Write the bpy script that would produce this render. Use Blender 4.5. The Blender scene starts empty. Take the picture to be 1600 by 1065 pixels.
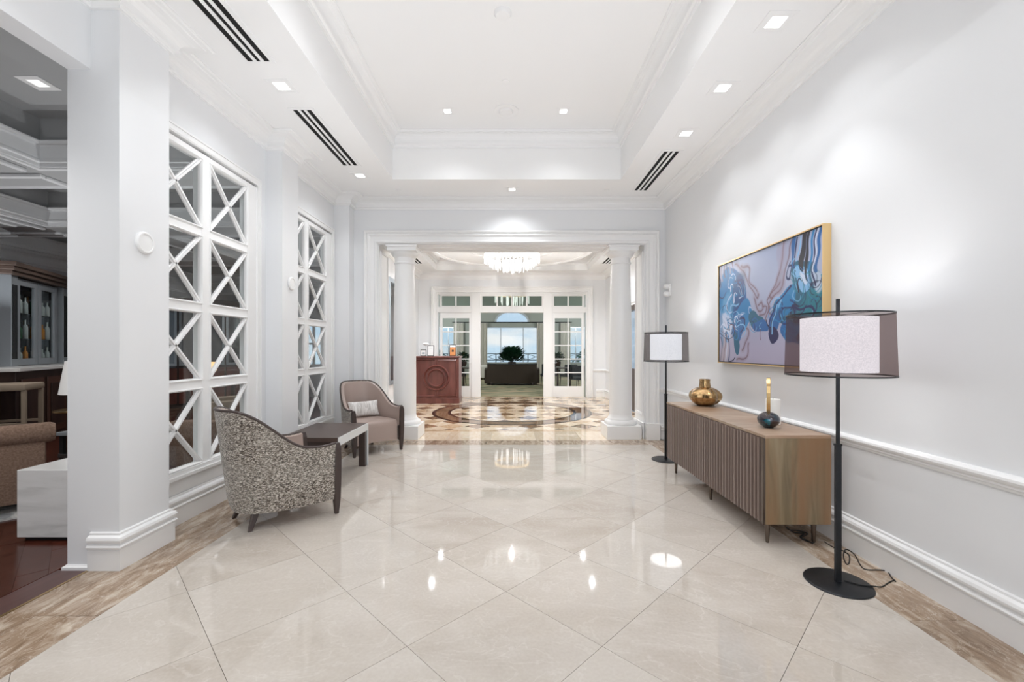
import bpy, bmesh, math, random
import numpy as np
from mathutils import Vector, Matrix, noise
random.seed(7)
PI = math.pi
SC = bpy.context.scene
COL = SC.collection

# ------------------------------------------------------------------ camera, world, lights, exposure
cam_d = bpy.data.cameras.new('camera')
cam = bpy.data.objects.new('camera', cam_d); COL.objects.link(cam)
cam.location = (0, 0, 1.40); cam.rotation_euler = (PI/2, 0, 0)
cam_d.sensor_width = 36.0; cam_d.lens = 36.0*675/1600
cam_d.shift_y = 12.5/1600; cam_d.clip_end = 500; cam_d.clip_start = .05
SC.camera = cam
SC.view_settings.view_transform = 'Standard'; SC.view_settings.look = 'None'
SC.view_settings.gamma = 1.0; SC.view_settings.use_curve_mapping = False
SC.view_settings.exposure = 1.09
SC.cycles.max_bounces = 10; SC.cycles.diffuse_bounces = 6; SC.cycles.glossy_bounces = 5
SC.cycles.transparent_max_bounces = 16; SC.cycles.sample_clamp_indirect = 6.0
SC.cycles.caustics_reflective = False; SC.cycles.caustics_refractive = False
SC.cycles.use_denoising = True

w = bpy.data.worlds.new('sky'); SC.world = w; w.use_nodes = True
nt = w.node_tree; N = nt.nodes; L = nt.links; N.clear()
wo = N.new('ShaderNodeOutputWorld'); bg = N.new('ShaderNodeBackground')
tc = N.new('ShaderNodeTexCoord'); sx = N.new('ShaderNodeSeparateXYZ')
L.new(tc.outputs['Generated'], sx.inputs[0])
rp = N.new('ShaderNodeValToRGB'); L.new(sx.outputs['Z'], rp.inputs[0])
e = rp.color_ramp.elements
e[0].position = 0.0; e[0].color = (.66, .84, 1, 1); e[1].position = .5; e[1].color = (.30, .52, .9, 1)
ns = N.new('ShaderNodeTexNoise'); ns.inputs['Scale'].default_value = 5; ns.inputs['Detail'].default_value = 6
mp = N.new('ShaderNodeMapping'); mp.inputs['Scale'].default_value = (1, 1, 3.5)
L.new(tc.outputs['Generated'], mp.inputs[0]); L.new(mp.outputs[0], ns.inputs['Vector'])
cr = N.new('ShaderNodeValToRGB'); cr.color_ramp.elements[0].position = .48; cr.color_ramp.elements[1].position = .66
L.new(ns.outputs['Fac'], cr.inputs[0])
mx = N.new('ShaderNodeMix'); mx.data_type = 'RGBA'; mx.inputs['B'].default_value = (1, 1, 1, 1)
L.new(cr.outputs[0], mx.inputs['Factor']); L.new(rp.outputs[0], mx.inputs['A'])
L.new(mx.outputs['Result'], bg.inputs['Color']); bg.inputs['Strength'].default_value = .46
L.new(bg.outputs[0], wo.inputs[0])

def light(name, kind, loc, energy, color=(1,1,1), rot=(0,0,0), **kw):
    d = bpy.data.lights.new(name, kind); d.energy = energy; d.color = color
    for k, v in kw.items(): setattr(d, k, v)
    o = bpy.data.objects.new(name, d); COL.objects.link(o); o.location = loc; o.rotation_euler = rot
    return o
K = 1.0
NEUT = (.955, .975, 1)
for x, y in ((-.9, .6), (.8, .6), (-.9, 3.0), (.8, 3.0), (-1.0, 4.7), (.9, 4.7), (-1.7, 2.4), (-1.7, 4.4)):  # upward spots without fixtures, added to brighten the lobby ceiling
    light('ceiling_fill', 'SPOT', (x, y, 1.9), (7 if x < -1.5 else 12 if y < 4 else 9)*K, (.95, .97, 1), rot=(PI, 0, 0), spot_size=math.radians(165), spot_blend=1.0, shadow_soft_size=0)
for x in (-1.2, 1.2):  # unseen upward spots, added to lift the rotunda's brightness
    light('rotunda_up_fill', 'SPOT', (x, 9.7, 2.0), 20*K, (1, .99, .98), rot=(PI, 0, 0), spot_size=math.radians(165), spot_blend=1.0, shadow_soft_size=0)
# the lobby's recessed downlights (their lenses are built further down, at the same places)
DOWN_R = [(1.857, y) for y in (3.04, 3.81, 4.61)]
DOWN_RB = [(1.857, y) for y in (1.5, .73, -.8)]
DOWN_L = [(-2.016, y) for y in (3.78, 5.73, 1.83, 0.0)]
DOWN_C = [(0, 6.23)]
DOWN_T = [(-.79, 5.29), (.63, 5.29), (-.79, 3.1), (.63, 3.1), (-.79, .9), (.63, .9)]
for x, y in DOWN_R:
    light('downlight_lamp', 'SPOT', (x, y, 3.675), 4.6*K, NEUT, spot_size=math.radians(124), spot_blend=.6, shadow_soft_size=.02)
    light('downlight_core', 'SPOT', (x, y, 3.675), 17*K, NEUT, spot_size=math.radians(74), spot_blend=.5, shadow_soft_size=.012)
for x, y in ((-2.016, 3.78), (-2.016, 5.73)):
    light('downlight_core', 'SPOT', (x, y, 3.675), 13*K, NEUT, spot_size=math.radians(80), spot_blend=.5, shadow_soft_size=.012)
for x, y in DOWN_RB: light('downlight_lamp', 'SPOT', (x, y, 3.675), .8*K, NEUT, spot_size=math.radians(118), spot_blend=.5, shadow_soft_size=.03)
for x, y in DOWN_L + DOWN_C: light('downlight_lamp', 'SPOT', (x, y, 3.675), 13*K, NEUT, spot_size=math.radians(140), spot_blend=.8, shadow_soft_size=.04)
for x, y in DOWN_T: light('downlight_lamp', 'SPOT', (x, y, 4.285), (7 if y > 5 else 14)*K, NEUT, spot_size=math.radians(125 if y > 5 else 150), spot_blend=.8, shadow_soft_size=.015)
# added soft fill behind the camera, rotunda fill and chandelier, lounge and bar fill
light('rear_fill', 'AREA', (.3, -2.5, 1.75), 36*K, (.965, .98, 1), rot=(PI/2, 0, 0), shape='RECTANGLE', size=4.4, size_y=3.0)
for x, y in ((-.9, 9.2), (.9, 9.2), (-.9, 10.4), (.9, 10.4)):  # spots with no fitting, added to brighten the rotunda
    light('rotunda_down_fill', 'SPOT', (x*1.9, y, 3.57), 66*K, NEUT, spot_size=math.radians(150), spot_blend=.8, shadow_soft_size=.04)
light('rotunda_chandelier_lamp', 'SPOT', (0, 9.75, 3.30), 16*K, (1, .98, .96), rot=(PI, 0, 0), spot_size=math.radians(160), spot_blend=.6, shadow_soft_size=0)
light('rotunda_chandelier_lamp', 'POINT', (0, 9.75, 3.22), 48*K, (1, .985, .96), shadow_soft_size=.02)
for x, y in ((-4, 16), (4, 16), (-4, 21), (4, 21)):  # hidden point lights added in place of lounge daylight
    light('lounge_fill', 'POINT', (x, y, 3.2), 100*K, (.95, .98, 1), shadow_soft_size=.15)
for x, y in ((-4.9, 2.6), (-4.9, 5.0), (-6.8, 4.2), (-4.9, 8.2), (-6.6, 7.2), (-4.2, 11)):  # spots added below the bar ceiling, apart from its square lights
    light('bar_down_fill', 'SPOT', (x, y, 3.2), 27*K, (1, .97, .94), spot_size=math.radians(150), spot_blend=.8, shadow_soft_size=.04)

for x, y in ((-4.0, 2.4), (-5.2, 5.0), (-4.4, 7.6), (-6.8, 3.2), (-3.7, 4.7), (-4.2, 10.3), (-7.3, 5.8)):  # unseen upward spots added to brighten the bar room
    light('bar_up_fill', 'SPOT', (x, y, 1.9), 15, (.97, .985, 1), rot=(PI, 0, 0), spot_size=math.radians(165), spot_blend=1, shadow_soft_size=0)
light('bar_down_fill', 'SPOT', (-3.5, 1.9, 3.4), 46, (1, .98, .96), spot_size=math.radians(120), spot_blend=.8, shadow_soft_size=.05)  # extra spot without a fitting, added to light the bar side of the opening

# ------------------------------------------------------------------ materials
MATS = {}
def mat(name, color, rough=.5, metal=0, coat=0, spec=.5, emit=None, es=0, build=None, sheen=0):
    m = bpy.data.materials.new(name); m.use_nodes = True
    nt = m.node_tree; b = nt.nodes['Principled BSDF']
    b.inputs['Base Color'].default_value = (*color, 1); b.inputs['Roughness'].default_value = rough
    b.inputs['Metallic'].default_value = metal; b.inputs['Coat Weight'].default_value = coat
    b.inputs['Specular IOR Level'].default_value = spec; b.inputs['Sheen Weight'].default_value = sheen
    if emit: b.inputs['Emission Color'].default_value = (*emit, 1); b.inputs['Emission Strength'].default_value = es
    if build: build(nt, b)
    MATS[name] = m
    return m
def nz(nt, scale, detail=4, stretch=(1,1,1), dist=0, rand=0, coord='Object', rot=(0,0,0), rough=.5):
    """noise over object space, shifted per object when rand"""
    tc = nt.nodes.new('ShaderNodeTexCoord'); mp = nt.nodes.new('ShaderNodeMapping')
    mp.inputs['Scale'].default_value = stretch; mp.inputs['Rotation'].default_value = rot
    nt.links.new(tc.outputs[coord], mp.inputs[0])
    if rand:
        oi = nt.nodes.new('ShaderNodeObjectInfo'); mu = nt.nodes.new('ShaderNodeMath'); mu.operation = 'MULTIPLY'
        mu.inputs[1].default_value = rand; nt.links.new(oi.outputs['Random'], mu.inputs[0])
        cb = nt.nodes.new('ShaderNodeCombineXYZ')
        for i in range(3): nt.links.new(mu.outputs[0], cb.inputs[i])
        nt.links.new(cb.outputs[0], mp.inputs['Location'])
    n = nt.nodes.new('ShaderNodeTexNoise'); n.inputs['Scale'].default_value = scale
    n.inputs['Detail'].default_value = detail; n.inputs['Distortion'].default_value = dist; n.inputs['Roughness'].default_value = rough
    nt.links.new(mp.outputs[0], n.inputs['Vector'])
    return n.outputs['Fac']
def ramp(nt, fac, stops):
    r = nt.nodes.new('ShaderNodeValToRGB'); els = r.color_ramp.elements
    while len(els) < len(stops): els.new(.5)
    for el, (p, c) in zip(els, stops): el.position = p; el.color = (*c, 1)
    nt.links.new(fac, r.inputs[0]); return r.outputs[0]
def mixc(nt, fac, a, b, mode='MIX'):
    m = nt.nodes.new('ShaderNodeMix'); m.data_type = 'RGBA'; m.blend_type = mode
    for s, v in (('Factor', fac), ('A', a), ('B', b)):
        if isinstance(v, (int, float)): m.inputs[s].default_value = v
        elif isinstance(v, tuple): m.inputs[s].default_value = (*v, 1)
        else: nt.links.new(v, m.inputs[s])
    return m.outputs['Result']
def bump(nt, b, h, strength=.3, dist=.01):
    n = nt.nodes.new('ShaderNodeBump'); n.inputs['Strength'].default_value = strength; n.inputs['Distance'].default_value = dist
    nt.links.new(h, n.inputs['Height']); nt.links.new(n.outputs[0], b.inputs['Normal'])
def objrand(nt):
    return nt.nodes.new('ShaderNodeObjectInfo').outputs['Random']

def b_paint(nt, b):
    f = nz(nt, 90, 3); bump(nt, b, f, .04, .002)
mat('wall_paint', (.79, .80, .815), .42, build=b_paint)
mat('trim_paint', (.84, .84, .84), .32)
mat('ceiling_paint', (.86, .86, .86), .6, build=b_paint)
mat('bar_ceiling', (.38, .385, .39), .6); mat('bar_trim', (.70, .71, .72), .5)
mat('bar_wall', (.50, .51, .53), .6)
mat('lounge_wall', (.30, .32, .29), .7); mat('lounge_ceiling', (.45, .47, .44), .7)
def b_beige(nt, b):
    r = objrand(nt)
    base = ramp(nt, r, [(0, (.475, .415, .355)), (.5, (.515, .46, .40)), (1, (.55, .50, .445))])
    f = nz(nt, 1.6, 6, (1, 2.4, 1), .6, 30, rot=(0,0,.6))
    c = mixc(nt, ramp(nt, f, [(.35, (0,0,0)), (.7, (1,1,1))]), base, (.585, .535, .48))
    v = nz(nt, 2.2, 8, (1, 1.6, 1), 1.8, 41, rot=(0,0,.9))
    vein = ramp(nt, v, [(.485, (0,0,0)), (.5, (.35,.35,.35)), (.515, (0,0,0))])
    c = mixc(nt, vein, c, (.68, .64, .59))
    s = nz(nt, 60, 3, rand=9); c = mixc(nt, .10, c, ramp(nt, s, [(.3, (.5,.42,.35)), (.7, (.9,.86,.8))]))
    nt.links.new(c, b.inputs['Base Color'])
mat('beige_marble', (.6, .5, .4), .035, spec=.7, build=b_beige)
def brownstone(c0, c1, c2):
    def f_(nt, b):
        f = nz(nt, 3.5, 9, (3.2, 1, 1), 1.2, 27, rot=(0,0,.35), rough=.65)
        c = ramp(nt, f, [(.28, c0), (.48, c1), (.66, c2)])
        v = nz(nt, 5, 6, (2, 1, 1), 2.2, 17, rot=(0,0,.5))
        c = mixc(nt, ramp(nt, v, [(.485, (0,0,0)), (.5, (.5,.5,.5)), (.515, (0,0,0))]), c, (.72, .64, .54))
        r = ramp(nt, objrand(nt), [(0, (.82, .80, .78)), (1, (1.05, 1.05, 1.05))])
        c = mixc(nt, 1.0, c, r, 'MULTIPLY')
        nt.links.new(c, b.inputs['Base Color'])
    return f_
mat('brown_marble', (.4, .3, .2), .06, spec=.6, build=brownstone((.19, .12, .07), (.36, .262, .185), (.62, .53, .43)))
mat('dark_brown_marble', (.2, .13, .08), .02, spec=.9, build=brownstone((.10, .05, .025), (.22, .12, .06), (.36, .22, .12)))
mat('tan_marble', (.5, .36, .22), .02, spec=.9, build=brownstone((.42, .28, .16), (.56, .40, .25), (.68, .54, .38)))
mat('cream_marble', (.75, .62, .46), .02, spec=.9, build=brownstone((.64, .50, .35), (.74, .61, .46), (.80, .70, .57)))
mat('black_marble', (.025, .015, .012), .06); mat('grout', (.30, .27, .24), .8); mat('brass', (.60, .42, .20), .25, 1)
def wood(c0, c1, scale=2, stretch=(1,1,14), rand=20, vary=None):
    def f_(nt, b):
        f = nz(nt, scale, 6, stretch, .6, rand)
        c = ramp(nt, f, [(.3, c0), (.7, c1)])
        if vary: c = mixc(nt, 1.0, c, ramp(nt, objrand(nt), [(0, vary[0]), (1, vary[1])]), 'MULTIPLY')
        nt.links.new(c, b.inputs['Base Color']); bump(nt, b, f, .05, .002)
    return f_
mat('mahogany', (.16, .04, .03), .28, build=wood((.10, .028, .022), (.19, .062, .048), 6, (1,1,.2)))
mat('red_floor_wood', (.15, .05, .03), .22, build=wood((.052, .013, .008), (.105, .030, .018), 5, (4,.5,1), vary=((.7,.7,.7),(1.25,1.2,1.2))))
mat('border_floor_wood', (.1, .05, .04), .3, build=wood((.07, .030, .026), (.105, .05, .045), 5, (4,.5,1)))
mat('dark_wood', (.035, .02, .016), .35, build=wood((.022, .012, .010), (.05, .028, .022), 5, (1,1,.3)))
mat('espresso', (.055, .038, .034), .32)
mat('table_top_brown', (.075, .050, .042), .38)
def b_walnut(nt, b):
    f = nz(nt, 2.6, 6, (1, 5, 5), 1.2); f2 = nz(nt, 1.4, 3, (1, 2.5, .6), .8)
    c = ramp(nt, f, [(.25, (.30, .215, .155)), (.5, (.44, .34, .26)), (.75, (.54, .44, .35))])
    c = mixc(nt, ramp(nt, f2, [(.35, (0,0,0)), (.65, (.7,.7,.7))]), c, (.30, .165, .085))
    nt.links.new(c, b.inputs['Base Color'])
mat('walnut_top', (.3, .2, .13), .36, build=b_walnut)
def b_walnut2(nt, b):
    f = nz(nt, 2.6, 6, (5, 5, .6), 1.0); f2 = nz(nt, 2.2, 2, (3.0, 1, .35), .4)
    c = ramp(nt, f, [(.25, (.14, .10, .055)), (.5, (.22, .165, .095)), (.75, (.30, .24, .155))])
    c = mixc(nt, ramp(nt, f2, [(.42, (0,0,0)), (.6, (.85,.85,.85))]), c, (.25, .135, .065))
    nt.links.new(c, b.inputs['Base Color'])
mat('walnut_side', (.3, .2, .13), .36, build=b_walnut2)
mat('ribbed_door', (.235, .175, .148), .34, metal=.1)
mat('bronze_metal', (.16, .13, .11), .3, 1); mat('black_metal', (.022, .024, .028), .36, .5)
mat('silver', (.72, .75, .77), .35, .35); mat('silver_paint', (.42, .46, .50), .35, .5)
def b_chenille(nt, b):
    f = nz(nt, 135, 3, (.5, .5, 1.05), .9, 5, rough=.65); g = nz(nt, 3.2, 2, rand=5)
    c = ramp(nt, f, [(.38, (.018, .012, .008)), (.46, (.10, .075, .055)), (.53, (.36, .31, .26)), (.61, (.70, .66, .60))])
    c = mixc(nt, ramp(nt, g, [(.4, (0,0,0)), (.7, (.30,.30,.30))]), c, (.50, .48, .43))
    nt.links.new(c, b.inputs['Base Color']); bump(nt, b, f, .8, .006)
mat('chenille', (.4, .34, .27), .85, sheen=.3, build=b_chenille)
def b_leather(nt, b):
    f = nz(nt, 60, 3); bump(nt, b, f, .06, .002)
mat('taupe_leather', (.385, .30, .265), .42, build=b_leather)
def b_velvet(nt, b):
    f = nz(nt, 9, 4, (2, 1, .6), 1.5, rough=.6)
    nt.links.new(ramp(nt, f, [(.3, (.42, .40, .38)), (.55, (.72, .70, .68)), (.7, (.86, .85, .84))]), b.inputs['Base Color']); bump(nt, b, f, .5, .02)
mat('silver_velvet', (.7, .68, .66), .45, sheen=.6, build=b_velvet)
def b_gold(nt, b):
    f = nz(nt, 22, 4, dist=.5); bump(nt, b, f, .35, .01)
    nt.links.new(ramp(nt, f, [(.3, (.27, .15, .065)), (.7, (.66, .46, .23))]), b.inputs['Base Color'])
mat('antique_gold', (.7, .5, .26), .2, 1, build=b_gold)
mat('gold_frame', (.78, .56, .28), .35, .6)
def b_oil(nt, b):
    f = nz(nt, 9, 5, dist=1.2)
    nt.links.new(ramp(nt, f, [(.35, (.03, .012, .012)), (.5, (.03, .04, .06)), (.6, (.0, .14, .20)), (.72, (.05, .02, .06))]), b.inputs['Base Color'])
mat('blue_glaze', (.02, .05, .08), .08, .5, coat=1, build=b_oil)
mat('wax', (.86, .84, .80), .5); mat('plastic_white', (.85, .85, .85), .4)
mat('vent_black', (.004, .004, .004), .9); mat('cord_black', (.01, .01, .01), .5)
mat('lens', (1, 1, 1), .3, emit=(1, .99, .97), es=2.2)
mat('bar_lens', (1, 1, 1), .3, emit=(1, .99, .97), es=.3)
mat('lamp_white', (.85, .85, .85), .8, emit=(1, .97, .93), es=.08)
mat('cornice_wood', (.12, .085, .07), .4)
mat('bar_panel', (.075, .034, .024), .35)
mat('black', (.01, .01, .011), .5); mat('frame_black', (.012, .012, .014), .4)
mat('orange_print', (.62, .25, .08), .6); mat('paper', (.8, .8, .8), .7)
mat('leaf', (.012, .06, .028), .5); mat('leaf_light', (.03, .11, .055), .5); mat('stem', (.05, .035, .02), .8)
mat('dark_rattan', (.035, .022, .013), .7); mat('charcoal_fabric', (.025, .028, .035), .8)
def b_tan(nt, b):
    f = nz(nt, 70, 3); nt.links.new(ramp(nt, f, [(.3, (.15, .092, .062)), (.7, (.26, .17, .125))]), b.inputs['Base Color']); bump(nt, b, f, .3, .004)
mat('brown_boucle', (.22, .145, .105), .9, build=b_tan)
mat('tan_fabric', (.30, .24, .18), .8)
def b_wmar(nt, b):
    f = nz(nt, 2.2, 8, (.7, .7, 5), 1.0)
    nt.links.new(ramp(nt, f, [(.3, (.58, .58, .57)), (.5, (.74, .74, .73)), (.7, (.80, .80, .80))]), b.inputs['Base Color'])
mat('white_marble', (.75, .75, .75), .2, build=b_wmar)
def b_rug(nt, b):
    f = nz(nt, 3.5, 6, dist=2); nt.links.new(ramp(nt, f, [(.4, (.25, .26, .27)), (.55, (.62, .62, .60))]), b.inputs['Base Color'])
mat('rug', (.5, .5, .5), .95, build=b_rug)
def b_carpet(nt, b):
    f = nz(nt, .9, 5, (1, 2.5, 1), 1.5); nt.links.new(ramp(nt, f, [(.35, (.12, .12, .065)), (.5, (.24, .23, .14)), (.65, (.36, .27, .17))]), b.inputs['Base Color'])
mat('carpet', (.2, .18, .1), .9, build=b_carpet)
mat('curtain', (.62, .60, .55), .8); mat('sea', (.13, .30, .42), .15); mat('balcony', (.75, .77, .78), .5)
mat('hill_green', (.05, .11, .05), .9); mat('amber', (.5, .2, .03), .15); mat('bottle_green', (.03, .10, .05), .1); mat('clear_bottle', (.45, .5, .5), .08)
mat('mirror_dark', (.22, .24, .25), .08, .9)
def mixmat(name, a, b, fac):
    """a and b: functions(nt) -> shader socket"""
    m = bpy.data.materials.new(name); m.use_nodes = True; nt = m.node_tree; nt.nodes.clear()
    o = nt.nodes.new('ShaderNodeOutputMaterial'); x = nt.nodes.new('ShaderNodeMixShader')
    nt.links.new(a(nt), x.inputs[1]); nt.links.new(b(nt), x.inputs[2])
    if callable(fac): nt.links.new(fac(nt), x.inputs[0])
    else: x.inputs[0].default_value = fac
    nt.links.new(x.outputs[0], o.inputs[0]); MATS[name] = m; return m
def sh(kind, color, rough=None, strength=None):
    def f_(nt):
        n = nt.nodes.new(kind); n.inputs['Color'].default_value = (*color, 1)
        if rough is not None: n.inputs['Roughness'].default_value = rough
        if strength is not None: n.inputs['Strength'].default_value = strength
        return n.outputs[0]
    return f_
def fres(ior=1.45, mul=1.0):
    def f_(nt):
        # reflect on the outward faces only: the thin pane does not bend rays, so its inner faces must not turn mirror
        n = nt.nodes.new('ShaderNodeFresnel'); n.inputs[0].default_value = ior
        g = nt.nodes.new('ShaderNodeNewGeometry'); k = nt.nodes.new('ShaderNodeMath'); k.operation = 'SUBTRACT'; k.inputs[0].default_value = 1
        nt.links.new(g.outputs['Backfacing'], k.inputs[1]); m = nt.nodes.new('ShaderNodeMath'); m.operation = 'MULTIPLY'
        nt.links.new(n.outputs[0], m.inputs[0]); nt.links.new(k.outputs[0], m.inputs[1])
        return m.outputs[0]
    return f_
mixmat('window_glass', sh('ShaderNodeBsdfTransparent', (.93, .95, .95)), sh('ShaderNodeBsdfGlossy', (1, 1, 1), .01), fres())
mixmat('green_glass', sh('ShaderNodeBsdfTransparent', (.70, .75, .72)), sh('ShaderNodeBsdfGlossy', (1, 1, 1), .01), fres())
mixmat('sheer_brown', sh('ShaderNodeBsdfTransparent', (.78, .72, .72)), sh('ShaderNodeBsdfDiffuse', (.13, .09, .085)), .36)
mixmat('sheer_grey', sh('ShaderNodeBsdfTransparent', (.78, .76, .76)), sh('ShaderNodeBsdfDiffuse', (.11, .10, .10)), .36)
def b_shade(nt, b):
    f = nz(nt, 140, 3); bump(nt, b, f, .15, .002)
    nt.links.new(ramp(nt, f, [(.35, (.72, .72, .74)), (.65, (.88, .88, .90))]), b.inputs['Base Color'])
    nt.links.new(ramp(nt, f, [(.35, (.72, .77, .84)), (.65, (.90, .95, 1))]), b.inputs['Emission Color'])
mat('shade_fabric', (.85, .85, .87), .9, emit=(1, 1, 1), es=.62, build=b_shade)
mixmat('diffuser', sh('ShaderNodeBsdfTransparent', (1, 1, 1)), sh('ShaderNodeEmission', (1, .98, .96), strength=1.6), .5)
mixmat('crystal', sh('ShaderNodeEmission', (1, .98, .95), strength=1.1), sh('ShaderNodeBsdfGlossy', (1, 1, 1), .05), .35)
mixmat('crystal_clear', sh('ShaderNodeBsdfTransparent', (.9, .92, .92)), sh('ShaderNodeBsdfGlossy', (1, .93, .82), .1), .5)
mat('glow_disc', (1, 1, 1), .5, emit=(1, .97, .93), es=4.0)
mat('warm_glow', (1, .8, .5), .5, emit=(1, .62, .25), es=.45)
mat('chrome', (.8, .8, .8), .1, 1)

# ------------------------------------------------------------------ mesh helpers
class MB:
    def __init__(s): s.v = []; s.f = []
    def add(s, vs, fs):
        k = len(s.v); s.v += [tuple(v) for v in vs]; s.f += [tuple(i+k for i in f) for f in fs]; return s
    def box(s, x0, x1, y0, y1, z0, z1, M=None):
        vs = [Vector((x, y, z)) for z in (z0, z1) for y in (y0, y1) for x in (x0, x1)]
        if M: vs = [M @ v for v in vs]
        return s.add(vs, [(0,2,3,1),(4,5,7,6),(0,1,5,4),(2,6,7,3),(0,4,6,2),(1,3,7,5)])
    def prism(s, poly, z0, z1, M=None):
        n = len(poly)
        vs = [Vector((x, y, z0)) for x, y in poly] + [Vector((x, y, z1)) for x, y in poly]
        if M: vs = [M @ v for v in vs]
        return s.add(vs, [tuple(range(n))[::-1], tuple(range(n, 2*n))] + [(i, (i+1)%n, n+(i+1)%n, n+i) for i in range(n)])
    def lathe(s, prof, n=32, M=None, cap=True, ell=None):
        vs = []
        for r, z in prof:
            for i in range(n):
                a = 2*PI*i/n; rr = r*(ell(a, z) if ell else 1)
                vs.append(Vector((rr*math.cos(a), rr*math.sin(a), z)))
        if M: vs = [M @ v for v in vs]
        fs = [(j*n+i, j*n+(i+1)%n, (j+1)*n+(i+1)%n, (j+1)*n+i) for j in range(len(prof)-1) for i in range(n)]
        if cap: fs += [tuple(range(n))[::-1], tuple(range((len(prof)-1)*n, len(prof)*n))]
        return s.add(vs, fs)
    def tube(s, pts, r, n=8, cap=True):
        pts = [Vector(p) for p in pts]; rs = r if isinstance(r, (list, tuple)) else [r]*len(pts)
        vs = []; up = Vector((0,0,1)); prev = None
        for i, p in enumerate(pts):
            d = (pts[min(i+1, len(pts)-1)] - pts[max(i-1, 0)]).normalized()
            if prev is None:
                a = d.cross(up)
                if a.length < 1e-3: a = d.cross(Vector((1,0,0)))
            else: a = prev - d*prev.dot(d)
            a.normalize(); prev = a; b = d.cross(a)
            vs += [p + rs[i]*(math.cos(2*PI*k/n)*a + math.sin(2*PI*k/n)*b) for k in range(n)]
        fs = [(j*n+i, j*n+(i+1)%n, (j+1)*n+(i+1)%n, (j+1)*n+i) for j in range(len(pts)-1) for i in range(n)]
        if cap: fs += [tuple(range(n))[::-1], tuple(range((len(pts)-1)*n, len(pts)*n))]
        return s.add(vs, fs)
    def sweep(s, path, normal, prof, closed=False, side=1):
        """prof (a, b): a along the in-plane perpendicular, b along the plane normal; mitred corners"""
        path = [Vector(p) for p in path]; nrm = Vector(normal); n = len(path); m = len(prof); vs = []
        for i in range(n):
            d1 = path[i] - path[i-1] if (i > 0 or closed) else None
            d2 = path[(i+1)%n] - path[i] if (i < n-1 or closed) else None
            p1 = nrm.cross(d1.normalized())*side if d1 else None; p2 = nrm.cross(d2.normalized())*side if d2 else None
            if p1 is None: q = p2
            elif p2 is None: q = p1
            else: q = (p1+p2)/(1+p1.dot(p2))
            vs += [path[i] + q*a + nrm*b for a, b in prof]
        fs = []
        for i in range(n if closed else n-1):
            j = (i+1) % n
            fs += [(i*m+k, i*m+(k+1)%m, j*m+(k+1)%m, j*m+k) for k in range(m)]
        if not closed: fs += [tuple(range(m))[::-1], tuple(range((n-1)*m, n*m))]
        return s.add(vs, fs)
def T(x=0, y=0, z=0, rz=0, rx=0, ry=0):
    return Matrix.Translation((x, y, z)) @ Matrix.Rotation(rz, 4, 'Z') @ Matrix.Rotation(ry, 4, 'Y') @ Matrix.Rotation(rx, 4, 'X')
def obj(name, mb, m, parent=None, bevel=0, smooth=False, label=None, seg=2, kind=None):
    me = bpy.data.meshes.new(name)
    bm = bmesh.new()
    vs = [bm.verts.new(v) for v in mb.v]
    for f in mb.f:
        try: bm.faces.new([vs[i] for i in f])
        except ValueError: pass
    bmesh.ops.recalc_face_normals(bm, faces=bm.faces)
    if bevel:
        es = [e for e in bm.edges if len(e.link_faces) == 2 and e.calc_face_angle(0) > .6]
        bmesh.ops.bevel(bm, geom=es, offset=bevel, segments=seg, affect='EDGES', profile=.5, clamp_overlap=True)
    bm.to_mesh(me); bm.free()
    if smooth:
        me.polygons.foreach_set('use_smooth', [True]*len(me.polygons))
        try: me.set_sharp_from_angle(angle=math.radians(40))
        except Exception: pass
    me.materials.append(MATS[m] if isinstance(m, str) else m)
    o = bpy.data.objects.new(name, me); COL.objects.link(o)
    if parent: o.parent = parent
    if label: o['label'] = label
    if kind: o['kind'] = kind
    return o
def empty(name, loc=(0,0,0), rz=0, label=None, cat=None, group=None, kind=None):
    o = bpy.data.objects.new(name, None); COL.objects.link(o); o.location = loc; o.rotation_euler = (0,0,rz)
    o.empty_display_size = .05
    tag(o, label, cat, group, kind); return o
def tag(o, label=None, cat=None, group=None, kind=None):
    if label: o['label'] = label
    if cat: o['category'] = cat
    if group: o['group'] = group
    if kind: o['kind'] = kind
    return o
def dup(o, loc=None, rz=None, label=None, parent=None):
    c = o.copy(); COL.objects.link(c)
    if parent: c.parent = parent
    for ch in list(o.children): dup(ch, parent=c)
    if loc is not None: c.location = loc
    if rz is not None: c.rotation_euler = (0, 0, rz)
    if label: c['label'] = label
    return c
def struct(name, mb, m, parent=None, **k):
    o = obj(name, mb, m, parent, **k)
    if parent is None: o['kind'] = 'structure'
    return o
def clip(poly, x0, x1, y0, y1):
    for ax, lim, sg in ((0, x0, 1), (0, x1, -1), (1, y0, 1), (1, y1, -1)):
        out = []
        for i in range(len(poly)):
            p, q = poly[i], poly[(i+1) % len(poly)]
            dp, dq = (p[ax]-lim)*sg, (q[ax]-lim)*sg
            if dp >= 0: out.append(p)
            if (dp >= 0) != (dq >= 0):
                t = dp/(dp-dq); out.append((p[0]+(q[0]-p[0])*t, p[1]+(q[1]-p[1])*t))
        poly = out
        if len(poly) < 3: return []
    return poly
def area(p): return abs(sum(p[i][0]*p[(i+1)%len(p)][1]-p[(i+1)%len(p)][0]*p[i][1] for i in range(len(p))))/2
def shrink(p, g):
    cx = sum(a for a, _ in p)/len(p); cy = sum(b for _, b in p)/len(p); r = max(.05, math.sqrt(area(p))/2)
    k = 1-g/r; return [(cx+(a-cx)*k, cy+(b-cy)*k) for a, b in p]
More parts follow.
